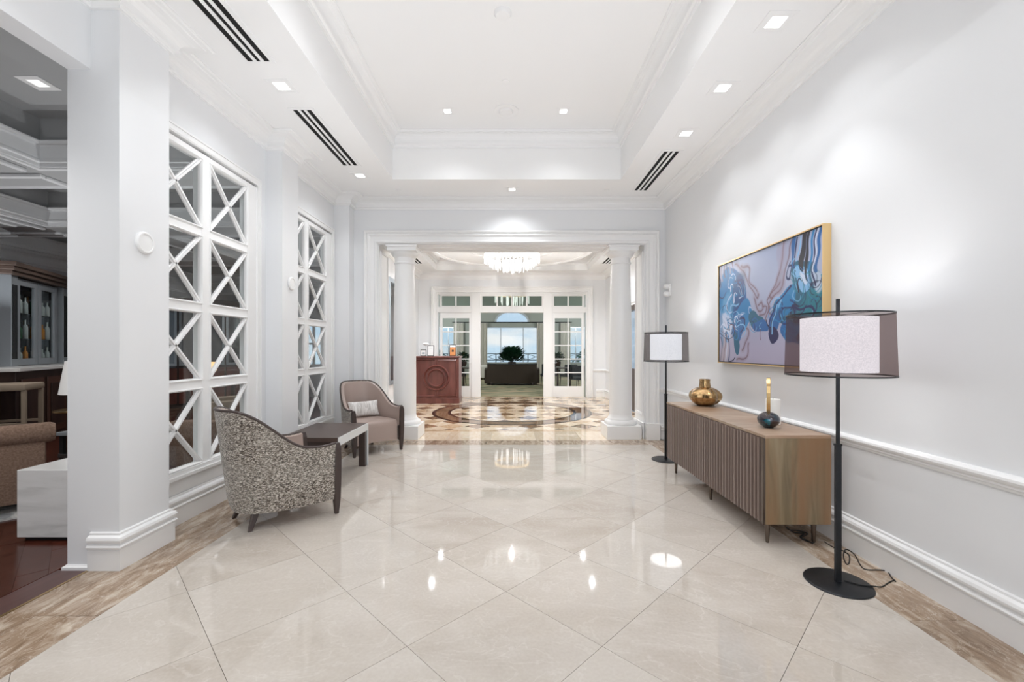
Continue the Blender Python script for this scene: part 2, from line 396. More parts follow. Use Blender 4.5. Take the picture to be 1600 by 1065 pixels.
# ------------------------------------------------------------------ floor
F = struct('floor', MB().box(-2.70, 2.40, -3, 12.75, -.06, -.012), 'grout')
def tiles(x0, x1, y0, y1, c0, d0, p, m, minp=.004, gap=.0011, z=0, parent=None, name='tile', pick=None):
    """45 degree squares bounded by X+Y = c0+i*p and Y-X = d0+j*p, clipped to a rectangle"""
    for i in range(-60, 61):
        for j in range(-60, 61):
            pts = [((c-d)/2, (c+d)/2) for c, d in ((c0+i*p, d0+j*p), (c0+(i+1)*p, d0+j*p), (c0+(i+1)*p, d0+(j+1)*p), (c0+i*p, d0+(j+1)*p))]
            q = clip(pts, x0, x1, y0, y1)
            if not q or area(q) < minp: continue
            q = shrink(q, gap)
            mm = pick(i, j, q) if pick else m
            if mm is None: continue
            obj(name, MB().prism(q, z-.012, z), mm, parent or F)
def strip(x0, x1, y0, y1, m, ln, axis='y', off=0, parent=None, name='border_tile'):
    g = .0012; a0, a1 = (y0, y1) if axis == 'y' else (x0, x1); t = a0 - off
    while t < a1:
        s, e_ = max(t, a0), min(t+ln, a1)
        if e_-s > .03:
            b = (x0+g, x1-g, s+g, e_-g) if axis == 'y' else (s+g, e_-g, y0+g, y1-g)
            obj(name, MB().box(*b, -.012, 0), m, parent or F)
        t += ln
XR0, XL0, YE = 2.045, -2.17, 6.32
tiles(XL0, XR0, -3, YE, .62, .69, .92, 'beige_marble')
strip(XR0, 2.40, -3, YE, 'brown_marble', .92, off=(.92-(2.23+3) % .92))
strip(-2.50, XL0, -3, YE, 'brown_marble', .92, off=(.92-(2.266+3) % .92)); strip(-2.67, -2.50, -3, YE, 'brown_marble', 1.4, off=.5)
obj('brass_strip', MB().box(-2.69, -2.672, -3, 2.75, -.012, .001), 'brass', F, label='brass edging strip between brown marble and dark wood floor')
strip(-2.67, 2.40, YE, 6.63, 'brown_marble', .62, axis='x', off=.3)
strip(-2.08, 2.08, 6.63, 7.34, 'cream_marble', .70, axis='x', off=.35)
# rotunda: diagonal squares, two rings laid over them
CY = 9.70
def pick(i, j, q):
    k = (i % 2, j % 2)
    return {(0, 0): 'dark_brown_marble', (1, 1): 'tan_marble'}.get(k, 'cream_marble')
strip(-2.73, 2.73, 7.34, 7.50, 'tan_marble', .8, axis='x')
tiles(-2.73, 2.73, 7.50, 12.75, 8.08-1.1, 8.08+1.1, .48, None, pick=pick, name='tile')
def ring(r0, r1, z, m, name, n=72):
    mb = MB(); vs = []
    for zz in (-.01, z):
        for r in (r0, r1): vs += [(r*math.cos(2*PI*i/n), CY + r*math.sin(2*PI*i/n), zz) for i in range(n)]
    fs = []
    for i in range(n):
        j = (i+1) % n
        fs += [(2*n+i, 2*n+j, 3*n+j, 3*n+i), (n+i, n+j, 3*n+j, 3*n+i), (i, j, 2*n+j, 2*n+i), (i, j, n+j, n+i)]
    mb.add(vs, fs); return obj(name, mb, m, F)
ring(1.42, 1.75, .0015, 'dark_brown_marble', 'marble_ring'); ring(1.70, 1.77, .0025, 'black_marble', 'inlay_ring'); ring(1.36, 1.43, .0025, 'black_marble', 'inlay_ring')
# bar room floor of red-brown boards
BF = struct('floor_bar', MB().box(-9.3, -2.70, -1.2, 12.75, -.06, -.012), 'red_floor_wood')
strip(-2.88, -2.692, -1.2, 2.74, 'border_floor_wood', 1.6, parent=BF, name='plank')
g = 0
for i in range(-30, 40):
    # boards laid diagonally, each clipped to the part of the room that can be seen
    c = i*.14*math.sqrt(2)
    pts = [((c-(-30))/2, (c+(-30))/2), ((c+.198-(-30))/2, (c+.198-30)/2), ((c+.198-30)/2, (c+.198+30)/2), ((c-30)/2, (c+30)/2)]
    q = clip(pts, -6.2, -2.885, .6, 6.2)
    if q and area(q) > .01:
        # boards are cut into lengths
        for k in range(9):
            s0 = 2.2 + k*1.5 + (i % 3)*.5
            P = [(x, y) for x, y in q]
            def half(P, lim, sg):
                out = []
                for a in range(len(P)):
                    p1, p2 = P[a], P[(a+1) % len(P)]
                    d1, d2 = (p1[1]-p1[0]-lim)*sg, (p2[1]-p2[0]-lim)*sg
                    if d1 >= 0: out.append(p1)
                    if (d1 >= 0) != (d2 >= 0): t = d1/(d1-d2); out.append((p1[0]+(p2[0]-p1[0])*t, p1[1]+(p2[1]-p1[1])*t))
                return out
            P = half(P, s0, 1)
            if len(P) > 2: P = half(P, s0+1.5, -1)
            if len(P) > 2 and area(P) > .006: obj('plank', MB().prism(shrink(P, .001), -.012, 0), 'red_floor_wood', BF)
struct('floor_bar_far', MB().box(-9.3, -6.2, -1.2, 12.75, -.011, 0).box(-6.2, -2.885, 6.2, 12.75, -.011, 0).box(-6.2, -2.885, -1.2, .6, -.011, 0), 'red_floor_wood')

# ------------------------------------------------------------------ lobby shell
XR, XL, YW, ZC, ZT = 2.375, -2.68, 6.70, 3.70, 4.31
struct('wall_right', MB().box(XR, XR+.15, -3, 7.25, 0, 4.4), 'wall_paint')
def mbs(*bs):
    m = MB()
    for b in bs: m.box(*b)
    return m
struct('wall_end', mbs((-2.95, -2.08, YW, 7.25, 0, 4.4), (2.07, XR, YW, 7.25, 0, 4.4), (-2.08, 2.07, YW, 7.25, 3.02, 4.4)), 'wall_paint')
LW = (XL-.15, XL)
struct('wall_left', mbs((*LW, 3.15, 6.70, 3.18, 4.4), (*LW, 3.15, 6.70, 0, .36), (*LW, 4.58, 5.05, .36, 3.18), (*LW, 6.45, 6.70, .36, 3.18),
    (*LW, -1.2, 2.75, 3.18, 4.4), (*LW, -3, -1.2, 0, 4.4)), 'wall_paint')
struct('wall_rear', mbs((XL-.15, -1.9, -3.15, -3, 0, 4.4), (1.7, XR+.15, -3.15, -3, 0, 4.4), (-1.9, 1.7, -3.15, -3, 2.9, 4.4)), 'wall_paint')
W0 = empty('door_rear_added', (0,-3,0), kind='structure')  # unseen glazed doors, added so daylight enters behind the camera
for x in (-1.9, -1.0, -.1, .8, 1.62): obj('door_stile', MB().box(x, x+.08, -.1, -.02, 0, 2.9), 'trim_paint', W0)
obj('door_rail', mbs((-1.9, 1.7, -.1, -.02, 0, .2), (-1.9, 1.7, -.1, -.02, 2.3, 2.4), (-1.9, 1.7, -.1, -.02, 2.82, 2.9)), 'trim_paint', W0)
obj('pane', MB().box(-1.88, 1.68, -.065, -.055, .1, 2.85), 'window_glass', W0)
TX0, TX1, TY1 = -1.62, 1.48, 5.86
struct('ceiling', mbs((XL-.15, TX0, -3, YW, ZC, 4.4), (TX1, XR, -3, YW, ZC, 4.4), (TX0, TX1, TY1, YW, ZC, 4.4), (TX0, TX1, -3, -1.4, ZC, 4.4),
    (TX0, TX1, -1.4, TY1, ZT, 4.4)), 'ceiling_paint')
for nm, (px, t) in {'pillar_near': (2.75, .40), 'pillar_mid': (4.70, .35)}.items():
    struct(nm, MB().box(XL-.15, -2.50, px, px+t, 0, ZC), 'wall_paint')
struct('pillar_far', MB().box(XL-.15, -2.45, 6.50, YW, 0, ZC), 'wall_paint')
# mouldings
def crown(z0, z1, p):
    h = z1-z0
    return [(0, z0), (.020, z0), (.024, z0+h*.13), (.044, z0+h*.17), (.048, z0+h*.25), (.036, z0+h*.27), (.040, z0+h*.34)] + \
        [(.040+(p-.045-.040)*(1-math.cos(t*PI/2)), z0+h*(.34+.48*math.sin(t*PI/2))) for t in (.2, .4, .6, .8, 1)] + \
        [(p-.040, z0+h*.86), (p-.012, z0+h*.87), (p-.006, z0+h*.92), (p, z0+h*.94), (p, z1), (0, z1)]
LOOP = [(XR, -3), (XR, YW), (-2.45, YW), (-2.45, 6.50), (XL, 6.50), (XL, 5.05), (-2.50, 5.05), (-2.50, 4.70), (XL, 4.70), (XL, 3.15), (-2.50, 3.15), (-2.50, 2.75), (XL, 2.75), (XL, -3)]
struct('trim_crown', MB().sweep([(x, y, 0) for x, y in LOOP], (0,0,1), crown(3.555, ZC-.001, .20), closed=True), 'trim_paint')
struct('trim_tray', MB().sweep([(TX1, -1.4, 0), (TX1, TY1, 0), (TX0, TY1, 0), (TX0, -1.4, 0)], (0,0,1), crown(4.12, ZT-.001, .145), closed=True), 'trim_paint')
BASE = [(0, 0), (.025, 0), (.025, .125), (.020, .132), (.034, .140), (.036, .150), (.030, .160), (.020, .163), (.020, .172), (.034, .180), (.036, .195), (.030, .210), (.012, .220), (.012, .232), (0, .238)]
struct('baseboard_right', MB().sweep([(XR, -3, 0), (XR, YW, 0), (2.30, YW, 0)], (0,0,1), BASE), 'trim_paint')
struct('baseboard_left', MB().sweep([(-2.26, YW, 0), (-2.45, YW, 0), (-2.45, 6.50, 0), (XL, 6.50, 0), (XL, 5.05, 0), (-2.50, 5.05, 0), (-2.50, 4.70, 0), (XL, 4.70, 0), (XL, 3.15, 0), (-2.50, 3.15, 0), (-2.50, 2.75, 0), (XL, 2.75, 0)], (0,0,1), BASE), 'trim_paint')
struct('baseboard_jamb', MB().sweep([(XL-.003, 2.75, 0), (XL-.15, 2.75, 0), (XL-.15, 3.0, 0)], (0,0,1), [(0,0), (.02,0), (.02,.018), (.008,.025), (.004,.03), (0,.03)]), 'trim_paint')
RAIL = [(0, .722), (.010, .722), (.014, .735), (.020, .740), (.020, .750), (.034, .762), (.040, .775), (.038, .788), (.028, .795), (.022, .80), (0, .803)]
struct('trim_chair_rail', MB().sweep([(XR, -3, 0), (XR, YW, 0), (2.26, YW, 0)], (0,0,1), RAIL), 'trim_paint')
# portal casing and panelled jambs
CAS = [(0, 0), (0, .03), (.02, .045), (.035, .04), (.05, .03), (.10, .035), (.115, .05), (.125, .055), (.14, .05), (.15, .04), (.165, .065), (.185, .07), (.195, .06), (.195, 0)]
PORT = [(-2.085, YW, 0), (-2.085, YW, 3.03), (2.075, YW, 3.03), (2.075, YW, 0)]
struct('trim_portal', MB().sweep([(x, y, z if z else .25) for x, y, z in PORT], (0,-1,0), CAS), 'trim_paint')
struct('trim_portal_base', mbs((-2.285, -2.075, 6.62, YW, 0, .255), (2.065, 2.275, 6.62, YW, 0, .255)), 'trim_paint', bevel=.004)
for s, x in ((1, -2.08), (-1, 2.07)):
    pn = empty('trim_jamb', (x, 0, 0), kind='structure')
    obj('panel', MB().box(0, s*.012, 6.72, 7.24, .0, 3.02), 'trim_paint', pn)
    obj('base_block', MB().box(0, s*.035, 6.72, 7.24, 0, .25), 'trim_paint', pn, bevel=.004)
    fr = [(s*.012, 6.80, .38), (s*.012, 7.16, .38), (s*.012, 7.16, 2.92), (s*.012, 6.80, 2.92)]
    obj('moulding', MB().sweep(fr, (s, 0, 0), [(-.02, 0), (-.012, .016), (0, .010), (.012, .018), (.02, 0)], closed=True), 'trim_paint', pn)
struct('trim_soffit', MB().sweep([(-1.9, 6.85, 3.02), (-1.9, 7.1, 3.02), (1.9, 7.1, 3.02), (1.9, 6.85, 3.02)], (0,0,-1), [(-.02, -.001), (-.012, .014), (0, .010), (.012, .016), (.02, -.001)], closed=True), 'trim_paint')
# entablature band above the columns
def column(x, label):
    r = empty('column', (x, 6.915, 0), label=label, cat='column', group='white columns at the portal')
    obj('plinth', MB().box(-.265, .265, -.255, .255, 0, .21), 'trim_paint', r, bevel=.006)
    prof = [(.245, .21), (.252, .225), (.25, .25), (.238, .272), (.215, .282), (.205, .285), (.205, .295), (.195, .31), (.183, .335), (.178, .37)]
    obj('base', MB().lathe(prof, 40), 'trim_paint', r, smooth=True)
    obj('shaft', MB().lathe([(.178, .37), (.178, 1.0), (.172, 1.7), (.162, 2.35), (.152, 2.74)], 40), 'trim_paint', r, smooth=True)
    obj('capital', MB().lathe([(.152, 2.74), (.165, 2.745), (.168, 2.757), (.165, 2.768), (.154, 2.772), (.154, 2.84), (.165, 2.85), (.172, 2.862), (.185, 2.87), (.205, 2.895), (.214, 2.92), (.214, 2.928)], 40), 'trim_paint', r, smooth=True)
    obj('abacus', MB().box(-.225, .225, -.225, .225, 2.928, 2.985).box(-.24, .24, -.24, .24, 2.985, 3.019), 'trim_paint', r, bevel=.004)
column(-1.715, 'white round column left of the portal, behind the armchair'); column(1.735, 'white round column right of the portal, near the far floor lamp')

# ------------------------------------------------------------------ lattice windows in the left wall
def lattice(name, y0, y1, cols, z0=.40, z1=3.12):
    r = empty(name, (XL, 0, 0), kind='structure')
    # outer casing: thin stepped frame on the wall face
    zb, zt = .36, 3.18; Y0, Y1 = y0, y1
    path = [(0, Y0, zb+.07), (0, Y0, zt-.07), (0, Y1-.07, zt-.07), (0, Y1-.07, zb+.07)]
    obj('casing', MB().box(-.10, .022, Y0, Y1, zt-.07, zt-.016).box(-.10, .030, Y0, Y1, zt-.016, zt).box(-.10, .022, Y1-.06, Y1-.014, zb+.06, zt-.07).box(-.10, .030, Y1-.014, Y1, zb+.06, zt-.016)
        .box(.0215, .027, Y0, Y1-.014, zt-.062, zt-.040).box(-.10, .035, Y0, Y1, zb, zb+.028).box(-.10, .022, Y0, Y1, zb+.028, zb+.06), 'trim_paint', r, bevel=.002)
    # field: stiles and rails
    zs = [.44, 1.10, 1.755, 2.41, 3.045]
    def bar(nm, ya, yb, za, zb_): return obj(nm, MB().box(-.075 + (.002 if nm == 'rail' else 0), .004 - (.0015 if nm == 'rail' else 0), ya, yb, za, zb_), 'trim_paint', r, bevel=0)
    for za, h in ((zs[0]-.03, .04), (zs[1], .075), (zs[2], .075), (zs[3], .075), (zs[4]+.02, .05)):
        bar('rail', Y0, Y1-.06, za-h/2, za+h/2)
    edges = []
    for k, (a, b) in enumerate(cols): edges.append((a, b))
    ys = [Y0] + [v for c in cols for v in c] + [Y1-.06]
    for k in range(0, len(ys), 2):
        if ys[k+1]-ys[k] > .01: bar('stile', ys[k], ys[k+1], zs[0]-.05, zs[4]+.045)
    for a, b in cols:
        for i in range(4):
            lo = zs[i] + (.0375 if i else -.01); hi = zs[i+1] - (.0375 if i < 3 else .005)
            obj('pane', MB().box(-.030, -.025, a, b, lo, hi), 'window_glass', r)
            obj('bead', MB().sweep([(-.025, a, lo), (-.025, b, lo), (-.025, b, hi), (-.025, a, hi)], (1,0,0), [(-.006, .028), (-.006, .036), (.001, .038), (.008, .030), (.012, .018), (.013, 0), (0, 0)], closed=True), 'trim_paint', r)
            for (ya, yb) in ((a, b), (b, a)):
                p, q = Vector((0, ya, lo)), Vector((0, yb, hi)); d = (q-p).normalized()
                nrm = Vector((1,0,0)); c = nrm.cross(d)
                # raised bar with a bevelled section, each edge line cut where it meets the cell's border
                prof = [(-.019, -.025), (.019, -.025), (.019, -.010), (.011, -.004), (.008, .006), (-.008, .006), (-.011, -.004), (-.019, -.010)]
                ends = [[], []]
                for u, v in prof:
                    o_ = p + c*u; ta = []
                    for k_, l0, l1 in ((1, a, b), (2, lo, hi)):
                        t0, t1 = (l0-o_[k_])/d[k_], (l1-o_[k_])/d[k_]; ta.append(sorted((t0, t1)))
                    s0, s1 = max(x[0] for x in ta), min(x[1] for x in ta)
                    for e_, t in ((0, s0), (1, s1)): ends[e_].append(o_ + d*t + nrm*v)
                vs = ends[0] + ends[1]; n = len(prof)
                obj('diagonal_bar', MB().add(vs, [tuple(range(n))[::-1], tuple(range(n, 2*n))] + [(t, (t+1) % n, n+(t+1) % n, n+t) for t in range(n)]), 'trim_paint', r)
    return r
lattice('window_1', 3.151, 4.58, [(3.155, 3.73), (3.83, 4.37)])
lattice('window_2', 5.051, 6.45, [(5.06, 5.57), (5.67, 6.21)])
struct('trim_window_panel', mbs((XL, XL+.008, 3.16, 4.69, .245, .35), (XL, XL+.008, 5.06, 6.49, .245, .35)), 'trim_paint')

# ------------------------------------------------------------------ rotunda beyond the portal
RX = 2.73; RY0, RY1, RC = 7.25, 12.60, 3.60
struct('wall_rotunda_front', mbs((-RX-.2, -2.95, RY0-.01, RY0, 0, 4.4), (XR, RX+.15, 7.10, RY0, 0, 4.4)), 'wall_paint')
def side_wall(nm, s, holes):
    m = MB(); xa, xb = sorted((s*RX, s*(RX+.12)))
    (ya, yb, za, zb), = holes
    m.box(xa, xb, RY0, ya, 0, 4.4).box(xa, xb, yb, RY1, 0, 4.4).box(xa, xb, ya, yb, zb, 4.4)
    if za > 0: m.box(xa, xb, ya, yb, 0, za)
    return struct(nm, m, 'wall_paint')
side_wall('wall_rotunda_left', -1, [(9.55, 10.9, .60, 3.0)])
side_wall('wall_rotunda_right', 1, [(9.45, 10.7, 0, 2.40)])
FX = 2.16
struct('wall_rotunda_far', mbs((-RX-.12, -FX, RY1, RY1+.2, 0, 4.4), (FX, RX+.12, RY1, RY1+.2, 0, 4.4), (-FX, FX, RY1, RY1+.2, 3.02, 4.4)), 'wall_paint')
# ceiling with square recess and round moulding
def circ_hole(mb, x0, x1, y0, y1, cx, cy, R, z0, z1, n=64):
    inner, outer = [], []
    for i in range(n):
        a = 2*PI*(i+.5)/n; c, s = math.cos(a), math.sin(a)
        inner.append((cx+R*c, cy+R*s))
        t = min(((x1-cx)/c if c > 0 else (x0-cx)/c) if abs(c) > 1e-6 else 1e9, ((y1-cy)/s if s > 0 else (y0-cy)/s) if abs(s) > 1e-6 else 1e9)
        outer.append((cx+t*c, cy+t*s))
    vs = [(x, y, z) for z in (z0, z1) for ring_ in (inner, outer) for x, y in ring_]
    fs = []
    for i in range(n):
        j = (i+1) % n
        fs += [(i, j, n+j, n+i), (2*n+i, 2*n+j, 3*n+j, 3*n+i), (i, j, 2*n+j, 2*n+i)]
    # fill the four outer corner slivers
    mb.add(vs, fs)
RTX, RTY0, RTY1 = 2.12, 7.75, 12.1
struct('ceiling_rotunda', circ_hole_mb := (lambda m: (m.box(-RX-.1, -RTX, RY0, RY1, RC, 4.5), m.box(RTX, RX+.1, RY0, RY1, RC, 4.5), m.box(-RTX, RTX, RTY1, RY1, RC, 4.5), m.box(-RTX, RTX, RY0, RTY0, RC, 4.5),
    m.box(-RTX, RTX, RTY0, RTY1, 3.92, 4.1), m.lathe([(1.82, 3.64), (1.82, 3.93)], 64, T(0, CY+.15)), m)[-1])(MB()), 'ceiling_paint')
struct('trim_rotunda', MB().sweep([(RX, RY0, 0), (RX, RY1, 0), (-RX, RY1, 0), (-RX, RY0, 0)], (0,0,1), crown(3.42, RC-.001, .15), closed=True), 'trim_paint')
struct('trim_rotunda_tray', MB().sweep([(RTX, RTY0, 0), (RTX, RTY1, 0), (-RTX, RTY1, 0), (-RTX, RTY0, 0)], (0,0,1), crown(3.76, 3.919, .13), closed=True), 'trim_paint')
n = 64; rp_ = [(1.80*math.cos(2*PI*i/n), CY+.15+1.80*math.sin(2*PI*i/n), 3.64) for i in range(n)]
struct('trim_rotunda_ring', MB().sweep(rp_, (0,0,-1), [(-.07, 0), (-.06, .02), (-.03, .035), (0, .04), (.03, .035), (.05, .02), (.05, 0)], closed=True), 'trim_paint')
struct('trim_medallion', MB().lathe([(.05, 3.641), (1.0, 3.641), (1.0, 3.625), (.95, 3.61), (.88, 3.62), (.80, 3.615), (.05, 3.62)], 48, T(0, CY+.05)), 'trim_paint')
struct('baseboard_rotunda', MB().sweep([(RX, 10.8, 0), (RX, RY1, 0), (2.45, RY1, 0)], (0,0,1), BASE).sweep([(-2.45, RY1, 0), (-RX, RY1, 0), (-RX, 7.3, 0)], (0,0,1), BASE), 'trim_paint')
struct('trim_rotunda_rail', MB().sweep([(RX, 10.8, 0), (RX, RY1, 0), (2.36, RY1, 0)], (0,0,1), RAIL).sweep([(-2.36, RY1, 0), (-RX, RY1, 0), (-RX, 11.0, 0)], (0,0,1), RAIL), 'trim_paint')
# triple doorway to the lounge
struct('trim_door_casing', MB().sweep([(-FX, RY1, 0), (-FX, RY1, 3.03), (FX, RY1, 3.03), (FX, RY1, 0)], (0,-1,0), CAS), 'trim_paint')
struct('trim_door_post', mbs(*[(x-.13, x+.13, RY1-.02, RY1+.12, 0, 3.02) for x in (-1.05, 1.05)], (-FX, FX, RY1-.01, RY1+.12, 2.46, 2.62), (-FX, FX, RY1-.01, RY1+.12, 2.98, 3.02)), 'trim_paint', bevel=.004)
def leaf_(nm, x0, x1):
    r = empty(nm, (0, RY1, 0), kind='structure'); mid = (x0+x1)/2; w_ = .028
    obj('door_stile', mbs((x0, x0+.07, .02, .065, 0, 2.46), (x1-.07, x1, .02, .065, 0, 2.46)), 'trim_paint', r, bevel=.003)
    obj('door_rail', mbs((x0+.07, x1-.07, .02, .065, 0, .31), (x0+.07, x1-.07, .02, .065, 2.30, 2.46)), 'trim_paint', r, bevel=.003)
    zz = [.31 + i*(2.30-.31)/5 for i in range(6)]
    for z in zz[1:-1]: obj('muntin', MB().box(x0+.07, x1-.07, .022, .062, z-w_/2, z+w_/2), 'trim_paint', r)
    obj('muntin', MB().box(mid-w_/2, mid+w_/2, .021, .063, .31, 2.30), 'trim_paint', r)
    for i in range(5):
        for a, b in ((x0+.07, mid-w_/2), (mid+w_/2, x1-.07)): obj('pane', MB().box(a, b, .039, .044, zz[i]+w_/2, zz[i+1]-w_/2), 'window_glass', r)
    obj('handle', MB().tube([(x1-.03 if x0 < 0 else x0+.03, .02, 1.0), (x1-.03 if x0 < 0 else x0+.03, -.03, 1.0), (x1-.12 if x0 < 0 else x0+.12, -.03, 1.0)], .009, 6), 'silver', r, smooth=True)
leaf_('door_1', -2.10, -1.18); leaf_('door_2', 1.18, 2.10)
def transom(nm, x0, x1, k):
    r = empty(nm, (0, RY1, 0), kind='structure')
    obj('frame', mbs((x0, x0+.05, .02, .065, 2.62, 2.98), (x1-.05, x1, .02, .065, 2.62, 2.98), (x0+.05, x1-.05, .02, .065, 2.62, 2.655), (x0+.05, x1-.05, .02, .065, 2.945, 2.98)), 'trim_paint', r)
    w_ = (x1-x0-.1)/k
    for i in range(k):
        if i: obj('muntin', MB().box(x0+.05+i*w_-.02, x0+.05+i*w_+.02, .02, .065, 2.655, 2.945), 'trim_paint', r)
        obj('pane', MB().box(x0+.05+i*w_+.02*(i > 0), x0+.05+(i+1)*w_-.02*(i < k-1), .039, .044, 2.655, 2.945), 'green_glass', r)
transom('window_3', -2.10, -1.18, 2); transom('window_4', -.92, .92, 4); transom('window_5', 1.18, 2.10, 2)
# side window (left) and dark framed door (right) of the rotunda
w6 = empty('window_6', (-RX, 0, 0), kind='structure')
obj('frame', mbs((-.11, .03, 9.55, 9.63, .60, 3.0), (-.11, .03, 10.82, 10.9, .60, 3.0), (-.11, .03, 9.63, 10.82, 2.9, 3.0), (-.11, .03, 9.63, 10.82, .60, .66)), 'silver_paint', w6)
obj('pane', MB().box(-.06, -.05, 9.63, 10.82, .66, 2.9), 'window_glass', w6)
d3 = empty('door_3', (RX, 0, 0), kind='structure')
obj('frame', mbs((0, .1, 9.45, 9.55, 0, 2.4), (0, .1, 10.6, 10.7, 0, 2.4), (0, .1, 9.55, 10.6, 2.28, 2.4), (0.02, .08, 9.55, 10.6, 0, .95)), 'dark_wood', d3)
obj('pane', MB().box(.045, .055, 9.55, 10.6, .95, 2.28), 'window_glass', d3)
obj('door_trim', MB().sweep([(-.0, 9.40, 0), (-.0, 9.40, 2.45), (-.0, 10.75, 2.45), (-.0, 10.75, 0)], (-1,0,0), [(0,0),(0,.02),(.08,.03),(.09,0)], side=-1), 'trim_paint', d3)
# ------------------------------------------------------------------ bar room shell
BX0, BZ = -9.2, 3.25
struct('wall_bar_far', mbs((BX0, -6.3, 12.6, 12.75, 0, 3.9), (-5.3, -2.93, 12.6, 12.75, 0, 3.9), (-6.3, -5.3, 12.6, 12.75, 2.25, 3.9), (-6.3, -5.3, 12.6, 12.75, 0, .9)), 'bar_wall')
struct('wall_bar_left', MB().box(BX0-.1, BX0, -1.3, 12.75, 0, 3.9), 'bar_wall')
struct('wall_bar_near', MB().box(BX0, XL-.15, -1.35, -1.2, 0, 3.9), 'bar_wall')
w7 = empty('window_7', (-5.8, 12.6, 0), kind='structure')
obj('frame', mbs((-.5, -.44, .0, .1, .9, 2.25), (.44, .5, .0, .1, .9, 2.25), (-.44, .44, .0, .1, 2.17, 2.25), (-.44, .44, 0, .1, .9, .96), (-.03, .03, .02, .08, .96, 2.17), (-.44, -.03, .03, .07, 1.53, 1.58), (.03, .44, .03, .07, 1.53, 1.58)), 'trim_paint', w7)
obj('pane', MB().box(-.44, .44, .045, .05, .96, 2.17), 'window_glass', w7)
# coffered ceiling: a plate with tray recesses, each with its crown and a raised bead round it
TR = [(-4.82, -2.86, .6, 4.41), (-6.95, -2.86, 4.95, 6.47), (-8.9, -5.4, .6, 4.41), (-8.9, -7.5, 4.95, 6.47), (-8.9, -6.1, 7.1, 9.0), (-5.6, -3.1, 7.1, 9.0), (-8.9, -3.1, 9.6, 12.2)]
m = MB(); xs = sorted({BX0, XL-.15, *[v for t in TR for v in t[:2]]}); ys = sorted({-1.2, 12.6, *[v for t in TR for v in t[2:]]})
for a, b in zip(xs, xs[1:]):
    for c, d in zip(ys, ys[1:]):
        cx, cy = (a+b)/2, (c+d)/2
        if not any(t[0] < cx < t[1] and t[2] < cy < t[3] for t in TR): m.box(a, b, c, d, BZ, 3.85)
m.box(BX0, XL-.15, -1.2, 12.6, 3.75, 3.85)
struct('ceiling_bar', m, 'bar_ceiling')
for k, (a, b, c, d) in enumerate(TR):
    full = b < -3; path = [(b, c, 0), (b, d, 0), (a, d, 0), (a, c, 0)] if full else [(b, d, 0), (a, d, 0), (a, c, 0), (b, c, 0)]
    struct('trim_bar_tray', MB().sweep(path, (0,0,1), crown(BZ+.0, BZ+.24, .09), closed=full)
        .sweep([(x, y, BZ) for x, y, _ in path], (0,0,-1), [(0, -.01), (.0, .015), (.035, .02), (.05, -.001)], closed=full, side=1), 'bar_trim')
for bx in ((-8.9, -4.97, 4.55, 4.61), (-9.0, -7.12, 6.82, 6.88)): struct('trim_bar_bead', MB().box(*bx, BZ-.035, BZ-.001), 'bar_trim', bevel=.008)
for (x, ya, yb) in ((-5.0, .8, 4.43), (-5.0, 4.62, 4.93), (-7.15, 4.9, 6.6), (-7.15, 6.9, 8.9)):
    struct('trim_bar_bead', MB().box(x-.03, x+.03, ya, yb, BZ-.035, BZ-.001), 'bar_trim', bevel=.008)
struct('trim_bar_crown', MB().sweep([(BX0, 12.6, 0), (BX0, -1.2, 0)], (0,0,1), crown(2.98, BZ-.001, .18)).sweep([(-2.95, 12.6, 0), (BX0, 12.6, 0)], (0,0,1), crown(2.98, BZ-.001, .18)), 'bar_trim')
def square_light(loc, label, grp, m='lens', s=.085, z=-.004, name='recessed_light'):
    r = empty(name, loc, label=label, cat='ceiling light', group=grp)
    o_ = s+.018
    obj('trim_ring', mbs((-o_, o_, -o_, -s, z, 0), (-o_, o_, s, o_, z, 0), (-o_, -s, -s, s, z, 0), (s, o_, -s, s, z, 0)), 'plastic_white', r)
    obj('lens', MB().box(-s*.62, s*.62, -s*.62, s*.62, -.003, 0), m, r)
    obj('baffle', mbs((-s, s, -s, -s*.62, -.0025, 0), (-s, s, s*.62, s, -.0025, 0), (-s, -s*.62, -s*.62, s*.62, -.0025, 0), (s*.62, s, -s*.62, s*.62, -.0025, 0)), 'plastic_white', r)
    return r
square_light((-4.19, 3.82, 3.749), 'square recessed light in the grey bar room ceiling, nearest the opening', 'bar room ceiling lights', 'bar_lens')
square_light((-6.4, 5.95, 3.749), 'square recessed light in the second grey ceiling tray of the bar room', 'bar room ceiling lights', 'bar_lens')

# ------------------------------------------------------------------ ceiling fittings of the lobby
LR = {3.04: 'square downlight in the right ceiling strip, nearest the camera', 3.81: 'square downlight in the right ceiling strip, middle of the three', 4.61: 'square downlight in the right ceiling strip beside the slot vent'}
for x, y in DOWN_R: square_light((x, y, ZC), LR[y], 'lobby downlights')
for x, y in DOWN_RB + DOWN_L[2:] : square_light((x, y, ZC), 'square downlight in the %s ceiling strip, %s' % ('right' if x > 0 else 'left', 'above the camera' if y > 1 else ('just behind the camera' if y > -.5 else 'nearest the entrance')), 'downlights behind the camera')
square_light((-2.016, 3.78, ZC), 'square downlight on the left between the two slot vents', 'lobby downlights')
square_light((-2.016, 5.73, ZC), 'square downlight on the left past the second slot vent', 'lobby downlights')
square_light((0, 6.23, ZC), 'square downlight centred before the portal wall', 'lobby downlights', s=.07)
square_light((-.79, 5.29, ZT), 'square downlight in the raised tray, left of the round speaker', 'lobby downlights', s=.065)
square_light((.63, 5.29, ZT), 'square downlight in the raised tray, right of the round speaker', 'lobby downlights', s=.065)
for x, y in DOWN_T[2:]: square_light((x, y, ZT), 'square downlight in the raised tray, %s, %s' % ('left side' if x < 0 else 'right side', 'middle of three rows' if y > 2 else 'row above the camera'), 'downlights behind the camera', s=.05)
